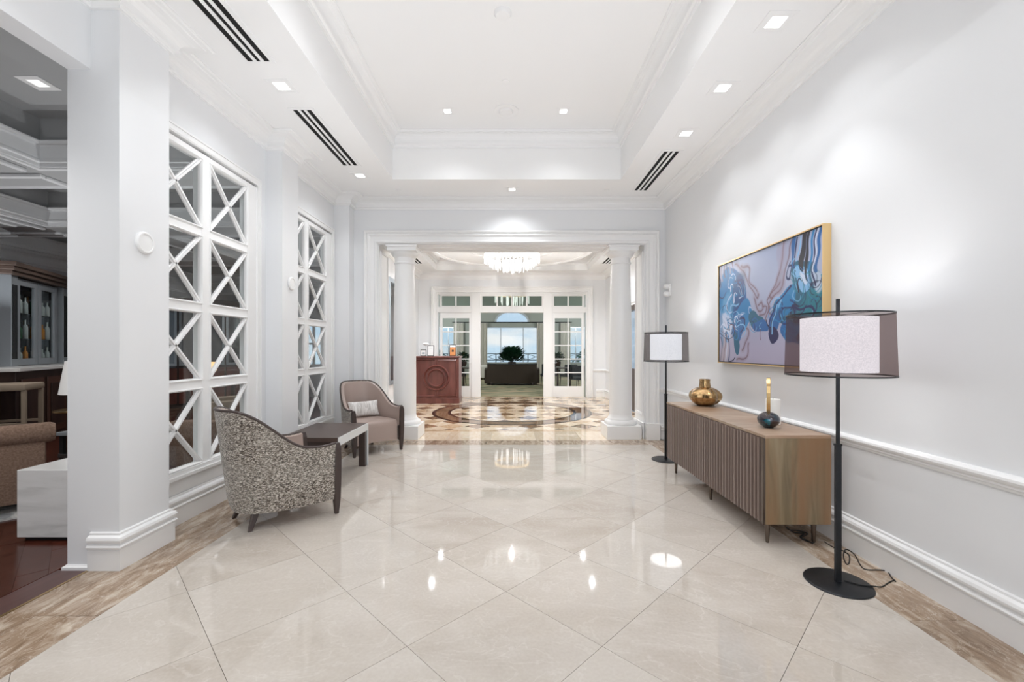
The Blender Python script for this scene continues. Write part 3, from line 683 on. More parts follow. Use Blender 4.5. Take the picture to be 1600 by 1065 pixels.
def slot_vent(x, y0, y1, label):
    r = empty('slot_vent', (x, (y0+y1)/2, ZC), label=label, cat='vent', group='slot vents in the lobby ceiling'); h = (y1-y0)/2
    obj('frame', mbs((-.125, -.088, -h-.03, h+.03, -.006, 0), (.088, .125, -h-.03, h+.03, -.006, 0), (-.088, .088, -h-.03, -h, -.006, 0), (-.088, .088, h, h+.03, -.006, 0)), 'plastic_white', r)
    obj('backing', MB().box(-.088, .088, -h, h, -.002, -.0005), 'vent_black', r)
    for cx in (-.029, .029): obj('slat', MB().box(cx-.014, cx+.014, -h, h, -.006, -.002), 'plastic_white', r)
slot_vent(-2.02, 1.9, 3.45, 'long black slot vent at the top left of the ceiling, nearest the camera')
slot_vent(-2.02, 4.15, 5.41, 'long black slot vent on the left between two square downlights')
slot_vent(1.86, 5.02, 6.26, 'long black slot vent in the right ceiling strip near the portal')
def disc(name, loc, r, prof, label, cat, group=None, rot=None, m='plastic_white'):
    o = obj(name, MB().lathe(prof, 28, rot), m, smooth=True); o.location = loc
    tag(o, label, cat, group); return o
disc('smoke_detector', (-.08, 3.74, ZT), .075, [(.075, 0), (.075, -.012), (.06, -.03), (.01, -.034)][::-1], 'round white smoke detector at the top of the raised tray', 'smoke detector')
disc('sprinkler_cap', (-.07, 4.71, ZT), .05, [(.045, 0), (.045, -.008), (.01, -.012)][::-1], 'small round sprinkler cap in the raised tray', 'sprinkler', 'sprinkler caps')
sp = empty('ceiling_speaker', (-.07, 5.29, ZT), label='round white ceiling speaker between two downlights in the tray', cat='speaker')
obj('rim', MB().lathe([(.155, 0), (.155, -.008), (.13, -.014), (.09, -.004), (.085, 0)][::-1], 32), 'plastic_white', sp, smooth=True)
obj('grille', MB().lathe([(.085, -.001), (.07, -.02), (.03, -.026), (.005, -.027)][::-1], 28), 'plastic_white', sp, smooth=True)
disc('sprinkler_cap', (-1.65, 6.26, ZC), .04, [(.04, 0), (.04, -.006), (.01, -.01)][::-1], 'small round sprinkler cap above the left column', 'sprinkler', 'sprinkler caps')
disc('sprinkler_cap', (1.37, 6.26, ZC), .04, [(.04, 0), (.04, -.006), (.01, -.01)][::-1], 'small round sprinkler cap above the right column', 'sprinkler', 'sprinkler caps')
RY_ = Matrix.Rotation(PI/2, 4, 'Y')
for y, z, l in ((2.935, 2.12, 'round white wall speaker on the near pillar'), (4.89, 2.14, 'round white wall speaker on the middle pillar')):
    s_ = empty('wall_speaker', (-2.50, y, z), label=l, cat='speaker', group='round wall speakers')
    obj('rim', MB().lathe([(.074, 0), (.074, .012), (.066, .02), (.058, .02), (.056, .014)], 32, RY_), 'plastic_white', s_, smooth=True)
    obj('grille', MB().lathe([(.057, .001), (.056, .014), (.03, .017), (.003, .018)], 28, RY_), 'plastic_white', s_, smooth=True)
al = empty('alarm_light', (XR, 6.49, 2.28), label='white wall alarm unit with two bulbs on the right wall', cat='alarm')
obj('body', MB().box(-.03, 0, -.05, .05, -.09, .09), 'plastic_white', al, bevel=.01)
for z in (-.055, .055): obj('lamp_head', MB().lathe([(.035, 0), (.04, .03), (.03, .06), (.005, .07)], 20, T(-.03, 0, z, ry=-PI/2)), 'plastic_white', al, smooth=True)

# ------------------------------------------------------------------ armchairs
def chair_parts(r):
    n = 56; D, W = .66, .35; ex = 2.45
    def plan(t, off=0, fl=0.0, z=0):
        a = PI*t; c, s = math.cos(a), math.sin(a)
        u = (W-off)*math.copysign(abs(c)**(2/ex), c); v = (D-off)*abs(s)**(2/ex)
        q = v/(D-off)
        return u*(1+.06*fl+.05*fl*q), v + .115*fl*q
    def rim(t):
        v = plan(t)[1]/D; k = min(1, max(0, (v-.30)/.66)); k = k*k*(3-2*k)
        return .605 + .325*k - .012*math.sin(PI*min(1, v/.3))
    ts = [i/n for i in range(n+1)]
    def surf(levels, o_):
        vs, rows = [], []
        for lv in levels:
            row = []
            for t in ts:
                zr = rim(t); z = lv(zr); u, v = plan(t, o_(z, zr), z/.93*1.0 if z > .13 else .13)
                row.append(len(vs)); vs.append((u, v, z))
            rows.append(row)
        return vs, rows
    lv_out = [lambda zr, k=k: .13 + (zr-.13)*k for k in (0, .12, .25, .4, .55, .7, .82, .92, 1)]
    vo, ro = surf(lv_out, lambda z, zr: 0 if z > .16 else .012)
    vi, ri = surf([lambda zr, k=k: .34 + (zr-.34)*k for k in (0, .3, .6, .85, .97)], lambda z, zr: .062 if z < zr-.05 else .052)
    # outer shell: outer wall, thin lip, inner face 1.4 cm in
    vb, rb = surf(lv_out, lambda z, zr: .02)
    vs = vo + vb; k = len(vo); rows2 = [[i+k for i in rw] for rw in rb]; fs = []
    for R_ in (ro, rows2):
        for a, b in zip(R_, R_[1:]): fs += [(a[i], a[i+1], b[i+1], b[i]) for i in range(n)]
    fs += [(ro[-1][i], ro[-1][i+1], rows2[-1][i+1], rows2[-1][i]) for i in range(n)]
    fs += [(ro[0][i], ro[0][i+1], rows2[0][i+1], rows2[0][i]) for i in range(n)]
    for R1, R2 in zip(zip(ro, rows2), zip(ro[1:], rows2[1:])):
        for e_ in (0, n): fs.append((R1[0][e_], R2[0][e_], R2[1][e_], R1[1][e_]))
    obj('outer_shell', MB().add(vs, fs), 'chenille', r, smooth=True, label='tweedy brown and cream upholstered outside')
    # inner upholstery: padded, from seat to rim
    vc, rc = surf([lambda zr, k=k: .34 + (zr-.34)*k for k in (0, .3, .6, .85, .99)], lambda z, zr: .0205)
    vs = vi + vc; k = len(vi); rows3 = [[i+k for i in rw] for rw in rc]; fs = []
    for R_ in (ri, rows3):
        for a, b in zip(R_, R_[1:]): fs += [(a[i], a[i+1], b[i+1], b[i]) for i in range(n)]
    fs += [(ri[-1][i], ri[-1][i+1], rows3[-1][i+1], rows3[-1][i]) for i in range(n)]
    for e_ in (0, n):
        for j in range(4): fs.append((ri[j][e_], ri[j+1][e_], rows3[j+1][e_], rows3[j][e_]))
    obj('inner_back', MB().add(vs, fs), 'taupe_leather', r, smooth=True, label='taupe leather inside of the back and arms')
    # piping along the rim
    pts = [(*plan(t, .008, rim(t)/.93), rim(t)+.001) for t in ts]
    obj('rim_piping', MB().tube(pts, .0115, 8), 'espresso', r, smooth=True)
    # seat: superelliptic block with a bowed front
    top, bot = [], []; m_ = 40
    poly = []
    for t in [i/m_ for i in range(m_+1)]:
        u, v = plan(t, .064); poly.append((u, max(v, -.0)))
    poly = [(u, v) for u, v in poly]
    front = [(-(.286)+.572*i/10, -.035*math.sin(PI*i/10)) for i in range(1, 10)]
    poly = poly + front
    mb = MB(); n2 = len(poly); rows = []
    def ins(k): return [(u*(1-k), .3+(v-.3)*(1-k)) for u, v in poly]
    vs = []
    for z, kk in ((.135, .0), (.20, 0), (.36, 0), (.395, .01), (.418, .035), (.430, .09), (.436, .25), (.438, .6)):
        for (u, v) in ins(kk):
            # front lower edge arches upward in the middle of its span
            zz = z + (.03*(1-(u/.3)**2) if (z < .14 and v < .01) else 0)
            vs.append((u, v, zz))
    fs = [tuple(range(n2)), tuple(range(7*n2, 8*n2))]
    for j in range(7): fs += [(j*n2+i, j*n2+(i+1) % n2, (j+1)*n2+(i+1) % n2, (j+1)*n2+i) for i in range(n2)]
    obj('seat', mb.add(vs, fs), 'taupe_leather', r, smooth=True)
    for s in (-1, 1):
        xs_ = s*.332
        secs = [(0, .014, .016), (.13, .024, .026), (.30, .028, .028), (.46, .028, .028), (.56, .026, .024), (.605, .014, .018)]
        vs = []
        for z, a, b in secs:
            o_ = xs_ + s*.012*(z/.6)
            vs += [(o_-a, -.02-b, z), (o_+a, -.02-b, z), (o_+a, -.02+b, z), (o_-a, -.02+b, z)]
        fs = [(0,1,2,3), tuple(range(20, 24))] + [(j*4+i, j*4+(i+1) % 4, (j+1)*4+(i+1) % 4, (j+1)*4+i) for j in range(5) for i in range(4)]
        obj('leg', MB().add(vs, fs), 'espresso', r, bevel=.004, label='dark wood front leg running up to the arm')
        vs = []
        for z, a, du, dv in ((0, .014, .05, .06), (.14, .026, 0, 0)):
            cx, cy = s*(.15+du), .54+dv
            vs += [(cx-a, cy-a, z), (cx+a, cy-a, z), (cx+a, cy+a, z), (cx-a, cy+a, z)]
        obj('leg', MB().add(vs, [(0,1,2,3), (4,5,6,7), (0,1,5,4), (1,2,6,5), (2,3,7,6), (3,0,4,7)]), 'espresso', r, bevel=.003)
CH1 = empty('armchair', (0,0,0), label='armchair seen from behind, tweedy curved back, at the near end of the table', cat='armchair', group='armchairs by the lattice windows')
chair_parts(CH1)
fx, fy = -1.755, 3.89; ang = math.atan2(.74, .67)   # faces away from the camera, to the far right
# local -y is the front
CH1.location = (fx, fy, 0); CH1.rotation_euler = (0, 0, ang + PI/2)
CH2 = dup(CH1, (-1.80, 5.80, 0), math.atan2(-.72, .67) + PI/2, label='armchair facing the camera, taupe leather seat with a silver cushion, beyond the table')
def pillow(loc, rz, rx, label, w=.44, h=.22):
    n = 18; vs = []
    for s in (1, -1):
        for j in range(n+1):
            for i in range(n+1):
                u, v = i/n*2-1, j/n*2-1
                b = (max(0, 1-abs(u)**2.6)*max(0, 1-abs(v)**2.6))**.5
                pin = 1-.07*(1-abs(u)**2)*abs(v)**4; pin2 = 1-.06*(1-abs(v)**2)*abs(u)**4
                wr = .006*math.sin(9*u+3*v*v)*b + .010*math.exp(-((u-.1)/.12)**2)*-b
                vs.append((u*w/2*pin2, s*(.055*b+wr), v*h/2*pin))
    k = (n+1)**2; fs = []
    for s in (0, k):
        fs += [(s+j*(n+1)+i, s+j*(n+1)+i+1, s+(j+1)*(n+1)+i+1, s+(j+1)*(n+1)+i) for j in range(n) for i in range(n)]
    ed = [(i, 0) for i in range(n)] + [(n, j) for j in range(n)] + [(i, n) for i in range(n, 0, -1)] + [(0, j) for j in range(n, 0, -1)]
    id_ = [j*(n+1)+i for i, j in ed]
    fs += [(id_[a], id_[(a+1) % len(id_)], k+id_[(a+1) % len(id_)], k+id_[a]) for a in range(len(id_))]
    o = obj('cushion', MB().add(vs, fs), 'silver_velvet', smooth=True); o.location = loc; o.rotation_mode = 'QUATERNION'
    o.rotation_quaternion = (Matrix.Rotation(rz, 4, 'Z') @ Matrix.Rotation(rx, 4, 'X')).to_quaternion()
    tag(o, label, 'cushion', 'silver cushions on the armchairs'); return o
def seat_pt(ch, v, z):
    a = ch.rotation_euler[2]; return (ch.location.x - math.sin(a)*v, ch.location.y + math.cos(a)*v, z)
pillow(seat_pt(CH2, .44, .556), CH2.rotation_euler[2], -.30, 'silver velvet cushion on the armchair facing the camera')
pillow(seat_pt(CH1, .44, .556), CH1.rotation_euler[2], -.30, 'silver velvet cushion mostly hidden inside the near armchair')

# ------------------------------------------------------------------ side table between the armchairs
tb = empty('side_table', (-2.05, 4.79, 0), label='low dark brown side table with silver edging between the two armchairs', cat='table')
hx, hy, ht = .31, .445, .507
obj('tabletop', MB().box(-hx, hx-.012, -hy, hy, ht-.045, ht), 'table_top_brown', tb, bevel=.003)
obj('apron', MB().box(-hx+.01, hx-.014, -hy+.012, hy-.012, ht-.085, ht-.045), 'espresso', tb)
obj('silver_edge', mbs((hx-.012, hx, -hy, hy, ht-.085, ht), (hx-.012, hx, -hy, -hy+.03, 0, ht-.085), (hx-.012, hx, hy-.03, hy, 0, ht-.085)), 'silver', tb, bevel=.0015, label='silver edging in an upside-down U on the corridor side')
for sx_, sy_ in ((1,1), (1,-1), (-1,1), (-1,-1)):
    x1 = (hx-.012) if sx_ > 0 else -hx+.085; x0 = x1-.075 if sx_ > 0 else -hx
    y0, y1 = (hy-.085, hy-.001) if sy_ > 0 else (-hy+.001, -hy+.085)
    obj('leg', MB().box(x0, x1, y0, y1, 0, ht-.05), 'espresso', tb, bevel=.002)

# ------------------------------------------------------------------ sideboard
sx0, sx1, sy0, sy1, sz0, sz1 = 1.79, 2.255, 3.05, 4.99, .16, .79
sb = empty('sideboard', ((sx0+sx1)/2, (sy0+sy1)/2, 0), label='long walnut sideboard with ribbed bronze-brown doors against the right wall', cat='sideboard')
X0, X1, Y0, Y1 = sx0-sb.location.x, sx1-sb.location.x, sy0-sb.location.y, sy1-sb.location.y
obj('top_panel', MB().box(X0-.004, X1, Y0, Y1, sz1-.022, sz1), 'walnut_top', sb, bevel=.002)
obj('side_panel', MB().box(X0+.0, X1, Y0, Y0+.03, sz0, sz1-.022), 'walnut_side', sb, bevel=.002)
obj('side_panel', MB().box(X0+.0, X1, Y1-.03, Y1, sz0, sz1-.022), 'walnut_side', sb, bevel=.002)
obj('bottom_panel', MB().box(X0+.03, X1, Y0+.03, Y1-.03, sz0, sz0+.025), 'walnut_top', sb)
obj('back_panel', MB().box(X1-.015, X1, Y0+.03, Y1-.03, sz0+.025, sz1-.022), 'walnut_top', sb)
for k in range(3):
    a = Y0+.032 + k*(Y1-Y0-.064)/3 + .003; b = Y0+.032 + (k+1)*(Y1-Y0-.064)/3 - .003
    nr = 13; p = (b-a)/nr; poly = [(X0+.028, a), (X0+.028, b)]
    pts = []
    for i in range(nr):
        y = b - i*p; pts += [(X0+.016, y), (X0-.016, y-p*.16), (X0-.018, y-p*.52), (X0+.016, y-p*.70)]
    poly += pts + [(X0+.016, a)]
    obj('door', MB().prism(poly, sz0+.004, sz1-.026), 'ribbed_door', sb)
obj('end_strip', MB().box(X0-.016, X0+.028, Y0+.002, Y0+.030, sz0, sz1-.022), 'bronze_metal', sb)
for y in (Y0+.08, (Y0+Y1)/2, Y1-.12):
    for x in (X0+.06, X1-.07):
        obj('leg', MB().lathe([(.009, 0), (.012, .01), (.019, .14), (.021, sz0)], 16, T(x, y)), 'bronze_metal', sb, smooth=True)
# gold vase: lobed body, squared by pinches, narrow neck
vz = empty('vase', (2.08, 4.66, sz1), label='squat gold metal vase with pinched lobes on the far part of the sideboard', cat='vase')
el = lambda a, z: 1 + (.17*math.sin(PI*min(1, max(0, z/.20)))) * (abs(math.cos(2.5*a+.6))**1.5 - .45)*1.4
obj('body', MB().lathe([(.055, 0), (.085, .006), (.122, .03), (.147, .065), (.156, .10), (.150, .135), (.126, .168), (.092, .190), (.060, .200)], 60, ell=el), 'antique_gold', vz, smooth=True)
obj('neck', MB().lathe([(.060, .196), (.057, .22), (.052, .255), (.055, .285), (.050, .285), (.046, .25), (.046, .2)], 36, cap=False), 'antique_gold', vz, smooth=True)
# dark glazed ball with a brass loop
bz = empty('ornament', (1.995, 3.36, sz1), label='dark blue glazed ball ornament with a tall narrow brass loop', cat='ornament')
obj('ball', MB().lathe([(.035, 0)] + [(.079*math.sin(t*PI), .062-.062*math.cos(t*PI)) for t in [.16+.04*i for i in range(21)]] + [(.012, .122)], 32), 'blue_glaze', bz, smooth=True)
lp = [(.055*math.sin(a)*(1-.25*math.cos(a)), .20-.088*math.cos(a)*1.15) for a in [2*PI*i/32 for i in range(32)]]
lp = [(s_, .245 - .140*math.cos(2*PI*i/32)) for i, (s_, _) in enumerate(lp)]
# the loop stands in a vertical plane turned edge-on to the room
th = math.atan2(3.36, 1.995)
vsl = [(math.cos(th)*u, math.sin(th)*u, z) for u, z in lp]
obj('loop', MB().sweep([(v[0], v[1], v[2]+.0) for v in vsl], (-math.sin(th), math.cos(th), 0), [(-.004, -.013), (.004, -.013), (.004, .013), (-.004, .013)], closed=True), 'brass', bz, bevel=.002)
obj('stem', MB().tube([(0, 0, .118), (0, 0, .155)], .009, 10), 'black_metal', bz)
cd = empty('candle', (2.12, 3.51, sz1), label='wide white pillar candle behind the dark ball on the sideboard', cat='candle')
obj('wax', MB().lathe([(.050, 0), (.054, .004), (.054, .198), (.050, .205), (.035, .202), (.004, .20)], 32), 'wax', cd, smooth=True)
obj('wick', MB().tube([(0, 0, .20), (.001, .001, .214)], .0015, 6), 'black', cd)

# ------------------------------------------------------------------ floor lamps
def floor_lamp(x, y, label, m, power):
    r = empty('floor_lamp', (x, y, 0), label=label, cat='floor lamp', group='black floor lamps with drum shades')
    obj('base', MB().lathe([(.172, 0), (.175, .003), (.172, .008), (.168, .010), (.02, .010)], 48), 'black_metal', r, smooth=True)
    obj('pole', MB().box(-.017, .017, -.009, .009, .010, .83), 'black_metal', r, bevel=.002)
    obj('upper_pole', MB().box(-.010, .010, -.006, .006, .83, 1.70), 'black_metal', r, bevel=.002)
    obj('collar', MB().box(-.019, .019, -.011, .011, .822, .834), 'black_metal', r)
    zt, zb, zm = 1.605, 1.245, 1.30
    sh_ = obj('outer_shade', MB().lathe([(.272, zb), (.262, zt)], 72, cap=False), m, r, smooth=True, label='sheer dark outer shade')
    for z, R_ in ((zb, .272), (zt, .262)):
        obj('shade_ring', MB().sweep([(R_*math.cos(2*PI*i/72), R_*math.sin(2*PI*i/72), z) for i in range(72)], (0,0,1), [(-.002, -.004), (.002, -.004), (.002, .004), (-.002, .004)], closed=True), 'black_metal', sh_)
    obj('inner_shade', MB().lathe([(.186, zb+.02), (.190, zb+.02), (.190, zt-.02), (.186, zt-.02), (.186, zb+.02)], 64, cap=False), 'shade_fabric', r, smooth=True, label='white fabric inner shade, lit')
    obj('diffuser', MB().lathe([(.015, zb+.025), (.183, zb+.025), (.183, zb+.028), (.015, zb+.028)], 48, cap=False), 'diffuser', r)
    sp_ = MB()
    for k in range(3):
        a = 2*PI*k/3+.5; sp_.box(0, .262, -.003, .003, zt-.005, zt-.002, M=T(0, 0, 0, a))
    obj('spider', sp_, 'black_metal', r)
    obj('bulb', MB().lathe([(.004, -.05), (.012, -.045), (.014, -.02), (.028, .02), (.030, .035), (.022, .055), (.004, .064)], 16, T(.05, 0, 1.43)), 'lens', r, smooth=True)
    for dx, dy in ((.055, .05), (-.055, .05), (0, -.075)):
        l = light('floor_lamp_bulb', 'POINT', (x+dx, y+dy, 1.45), power/3, (1, .96, .93), shadow_soft_size=.012)
    return r
floor_lamp(1.95, 2.585, 'tall black floor lamp with brown sheer drum shade at the near end of the sideboard', 'sheer_brown', 2.6)
floor_lamp(1.945, 5.46, 'tall black floor lamp with grey drum shade at the far end of the sideboard', 'sheer_grey', 2.6)
def cord(name, pts, r, label, parent=None):
    # Catmull-Rom through the points
    P = [Vector(p) for p in pts]; P = [P[0]*2-P[1]] + P + [P[-1]*2-P[-2]]; out = []
    for i in range(1, len(P)-2):
        for k in range(6):
            t = k/6; a, b, c, d = P[i-1], P[i], P[i+1], P[i+2]
            out.append(.5*((2*b)+(-a+c)*t+(2*a-5*b+4*c-d)*t*t+(-a+3*b-3*c+d)*t**3))
    out.append(P[-2])
    o = obj(name, MB().tube(out, r, 6), 'cord_black', parent, smooth=True); tag(o, label, 'cord'); return o
def fl(px, py, z=.004):
    Y = 675*(1.4-z)/(py-545); return ((px-800)*Y/675, Y, z)
cord('power_cord', [fl(1319, 906, .014), fl(1345, 913, .014), fl(1366, 915.5, .012), fl(1378, 916), fl(1388, 910), fl(1397, 906), fl(1399, 908), fl(1392, 900), fl(1386, 888), fl(1389, 884), fl(1391, 889), fl(1387, 891), fl(1375, 890), fl(1352, 889), fl(1343, 880), fl(1337, 868), fl(1328, 860), fl(1320, 859), fl(1318, 870), fl(1323, 881), fl(1327, 878), fl(1327, 868), fl(1321, 862), fl(1317, 860), fl(1305, 856), fl(1293, 849), fl(1288, 846)],
     .0035, 'black power cord looping from the near lamp base along the baseboard')
cord('extension_cord', [fl(1272, 847), fl(1268, 847), fl(1256, 843), fl(1251, 839), fl(1258, 836), fl(1262, 833), fl(1250, 829), fl(1233, 827), fl(1229, 823), fl(1240, 831), fl(1257, 833), fl(1250, 838), fl(1262, 844), fl(1270, 849)], .004, 'tangled black cord on the floor under the near end of the sideboard')

# ------------------------------------------------------------------ painting
pt = empty('painting', (2.375, (3.21+4.85)/2, (1.246+2.335)/2), label='large abstract painting in blues on lavender grey in a gold frame', cat='painting')
pw, ph = 1.64, 1.089
fr_ = MB().sweep([(-.002, -pw/2, -ph/2), (-.002, pw/2, -ph/2), (-.002, pw/2, ph/2), (-.002, -pw/2, ph/2)], (-1,0,0), [(0, 0), (0, .062), (.010, .062), (.010, 0)], closed=True, side=-1)
obj('frame', fr_, 'gold_frame', pt)
obj('inner_edge', MB().sweep([(-.002, -pw/2, -ph/2), (-.002, pw/2, -ph/2), (-.002, pw/2, ph/2), (-.002, -pw/2, ph/2)], (-1,0,0), [(.0105, .0), (.0105, .056), (.018, .056), (.018, 0)], closed=True, side=-1), 'frame_black', pt)
NX, NY = 480, 320
S, Tt = np.meshgrid(np.linspace(0, 1, NX+1), np.linspace(0, 1, NY+1))   # S from the far end to the near end, Tt from the top
asp = pw/ph
def wob(x, y, k, a, ph_): return a*(np.sin(k*x+1.7*np.sin(k*.7*y+ph_))+np.sin(k*1.3*y+1.3*np.sin(k*.8*x+ph_*2)))
xx = S*asp + wob(S*asp, Tt, 9, .018, .4) + wob(S*asp, Tt, 23, .007, 2.0); yy = Tt + wob(Tt, S*asp, 10, .018, 1.3) + wob(Tt, S*asp, 26, .006, .2)
img = np.zeros(S.shape+(3,)); img[:] = (.50, .49, .58)
img += (np.sin(7*S+2*Tt)*.03 + np.sin(13*Tt+5*S)*.02)[..., None]
img[..., 0] -= .05*(1-Tt); img[..., 2] += .03*(1-Tt)
pink = np.clip((Tt-.55)*1.6, 0, .5)[..., None]*np.array((.06, -.03, -.04)); img += pink
def paint(mask, c, a=1.0):
    global img
    mk = np.clip(mask, 0, 1)[..., None]*a; img = img*(1-mk)+np.array(c)*mk
def blob(cx, cy, rx, ry, c, a=1, rot=0, soft=.06):
    dx, dy = xx-cx*asp, yy-cy; cr_, sr = math.cos(rot), math.sin(rot)
    d = ((dx*cr_+dy*sr)/rx)**2+((-dx*sr+dy*cr_)/ry)**2
    paint((1-d)/(soft*2)+.5, c, a)
def stroke(pts, wd, c, a=1, soft=.004, warp=True):
    X_, Y_ = (xx, yy) if warp else (S*asp, Tt)
    P = [np.array((p[0]*asp, p[1])) for p in pts]; Q = []
    PP = [P[0]*2-P[1]]+P+[P[-1]*2-P[-2]]
    for i in range(1, len(PP)-2):
        for k in range(6):
            t = k/6; a0, b0, c0, d0 = PP[i-1:i+3]
            Q.append(.5*((2*b0)+(-a0+c0)*t+(2*a0-5*b0+4*c0-d0)*t*t+(-a0+3*b0-3*c0+d0)*t**3))
    Q.append(P[-1]); m_ = np.full(S.shape, 9.)
    for i in range(len(Q)-1):
        p, q = Q[i], Q[i+1]; d = q-p; L2 = max(1e-9, d@d)
        t = np.clip(((X_-p[0])*d[0]+(Y_-p[1])*d[1])/L2, 0, 1)
        wloc = (wd if not isinstance(wd, tuple) else wd[0]+(wd[1]-wd[0])*(i/len(Q)))
        m_ = np.minimum(m_, np.hypot(X_-p[0]-t*d[0], Y_-p[1]-t*d[1])-wloc)
    paint(-m_/soft+.5, c, a)
DK, BL, MD, LT, TE, BR, WH, NV = (.015,.055,.13), (.01,.17,.38), (.03,.26,.50), (.30,.56,.78), (.015,.17,.24), (.20,.115,.13), (.78,.82,.90), (.03,.035,.075)
rg = random.Random(5)
# brown wisps
for pts in ([(.72,0),(.70,.12),(.66,.2),(.62,.3),(.60,.38),(.63,.42)], [(.78,0),(.76,.15),(.70,.24),(.68,.34),(.60,.46),(.58,.55),(.62,.60)], [(.66,.30),(.58,.42),(.60,.52),(.55,.60),(.56,.66)], [(.22,.02),(.30,.10),(.36,.2),(.40,.32),(.44,.40),(.47,.38)],
            [(.28,.05),(.38,.14),(.40,.26),(.46,.36)], [(.42,.42),(.46,.50),(.52,.50),(.50,.44),(.46,.46)], [(.48,.54),(.54,.56),(.56,.50),(.52,.48)], [(.30,.88),(.36,.80),(.38,.70),(.34,.66)], [(.22,.98),(.34,.94),(.38,.84)]):
    stroke(pts, .020, (.36,.26,.29), .45, .02); stroke(pts, .007, BR, .75, .008)
blob(.70,.10,.07,.14,(.42,.33,.38),.35,.4,.3); blob(.66,.32,.07,.10,(.34,.24,.27),.4,.3,.3)
# left mass
blob(.17,.34,.26,.27,BL,1); blob(.13,.30,.20,.20,MD,.9); blob(.25,.30,.12,.2,DK,.55,.5,.3); blob(.10,.44,.14,.13,LT,.5,0,.4); blob(.30,.56,.12,.17,MD,1,.3); blob(.26,.66,.10,.13,BL,1)
blob(.44,.60,.15,.07,TE,1,.35); blob(.50,.66,.13,.06,BL,1,.2); blob(.24,.80,.05,.13,TE,1); blob(.12,.62,.12,.11,WH,.75,0,.3); blob(.07,.88,.09,.14,(.62,.52,.52),.8,0,.3); blob(.10,.76,.05,.06,MD,.8); blob(.03,.5,.04,.35,MD,.6,0,.3)
# right mass
blob(.88,.36,.18,.15,TE,1); blob(.90,.56,.21,.17,TE,1); blob(.93,.52,.17,.10,(.03,.24,.28),1); blob(.86,.34,.10,.09,LT,1); blob(.87,.34,.06,.055,WH,.9,.4,.2); blob(.72,.56,.12,.13,TE,1,-.6); blob(.72,.50,.09,.14,MD,.9,.5); blob(.64,.66,.07,.10,BL,1,.4)
blob(.62,.76,.08,.05,DK,1,.3); blob(.80,.74,.16,.10,BL,1); blob(.90,.78,.14,.09,DK,.9); blob(.97,.38,.05,.09,WH,.7,0,.3)
for x, wd, c, t1 in ((.79,.018,BL,.26),(.81,.008,DK,.30),(.87,.026,NV,.28),(.90,.016,NV,.36),(.935,.012,MD,.3),(.955,.008,DK,.4),(.985,.014,BL,.3),(.84,.007,LT,.22),(.965,.006,WH,.3)):
    stroke([(x,-.02),(x+.004,t1*.5),(x-.006,t1)], wd, c, 1, .005)
for x, wd, c, t1 in ((.02,.010,DK,.2),(.05,.014,(.4,.33,.36),.16),(.09,.010,BR,.14),(.12,.008,DK,.2),(.15,.012,(.45,.4,.45),.15),(.19,.008,BR,.12)): stroke([(x,-.02),(x+.006,t1*.5),(x,t1)], wd, c, .8, .006)
for x, c in ((.02,DK),(.045,(.5,.42,.44)),(.07,BR),(.10,WH),(.13,DK)): stroke([(x,1.02),(x+.01,.9),(x-.006,.78)], .007, c, .8, .005)
for cx, cy, sx_, sy_, cols, k in ((.17,.36,.17,.22,(DK,MD,LT,(.05,.35,.62),WH,BL),26),(.26,.60,.13,.15,(DK,LT,MD,BL,WH),16),(.12,.70,.10,.12,(DK,MD,BR,WH),12),(.88,.46,.12,.22,(DK,LT,(.03,.28,.36),NV,MD),24),(.72,.58,.10,.14,(DK,MD,LT,TE),14),(.47,.62,.10,.05,(DK,LT,BL),7),(.84,.76,.12,.08,(DK,MD,LT),8)):
    for q in range(k):
        x0, y0 = cx+rg.uniform(-.8, .8)*sx_, cy+rg.uniform(-.8, .8)*sy_; a0 = rg.uniform(0, 6.3); R_ = rg.uniform(.03, .11); tw = rg.choice((-1, 1))
        pts = [(x0+R_*.65*math.cos(a0+tw*t*.9)*(1-.10*t), y0+R_*math.sin(a0+tw*t*.9)*(1-.10*t)) for t in range(5)]
        wd = rg.uniform(.002, .011); stroke(pts, (wd, wd*.4), rg.choice(cols), rg.uniform(.6, 1), .004)
for pts, wd, c in (([(.56,.62),(.60,.70),(.62,.68),(.66,.60)], .006, NV), ([(.62,.80),(.58,.76),(.60,.66),(.66,.54),(.70,.44),(.74,.38)], .010, DK), ([(.68,.52),(.66,.62),(.60,.74)], .007, LT), ([(.76,.22),(.72,.28),(.74,.33),(.78,.26),(.74,.24)], .008, DK), ([(.0,.74),(.10,.78),(.20,.74),(.24,.66)], .004, NV), ([(.20,.95),(.14,1.0)], .006, NV), ([(.78,.52),(.86,.54),(.92,.58),(.88,.64),(.82,.62)], .010, DK), ([(.50,.70),(.49,.78)], .005, BR)):
    stroke(pts, wd, c, .95, .004)
img = np.clip((img-.3)*1.12+.27, .004, .9)*np.array((.72, .76, .86))
vsx = [(-.054, pw/2-.012-(pw-.024)*i/NX, ph/2-.012-(ph-.024)*j/NY) for j in range(NY+1) for i in range(NX+1)]
fsx = [(j*(NX+1)+i, (j+1)*(NX+1)+i, (j+1)*(NX+1)+i+1, j*(NX+1)+i+1) for j in range(NY) for i in range(NX)]
me = bpy.data.meshes.new('canvas'); me.from_pydata(vsx, [], fsx)
ca = me.color_attributes.new('paint', 'FLOAT_COLOR', 'POINT')
ca.data.foreach_set('color', np.concatenate([img.reshape(-1, 3), np.ones((img.shape[0]*img.shape[1], 1))], 1).astype(np.float32).ravel())
def b_canvas(nt, b):
    a = nt.nodes.new('ShaderNodeVertexColor'); a.layer_name = 'paint'; nt.links.new(a.outputs[0], b.inputs['Base Color'])
me.materials.append(mat('canvas_paint', (.5,.5,.5), .35, build=b_canvas))
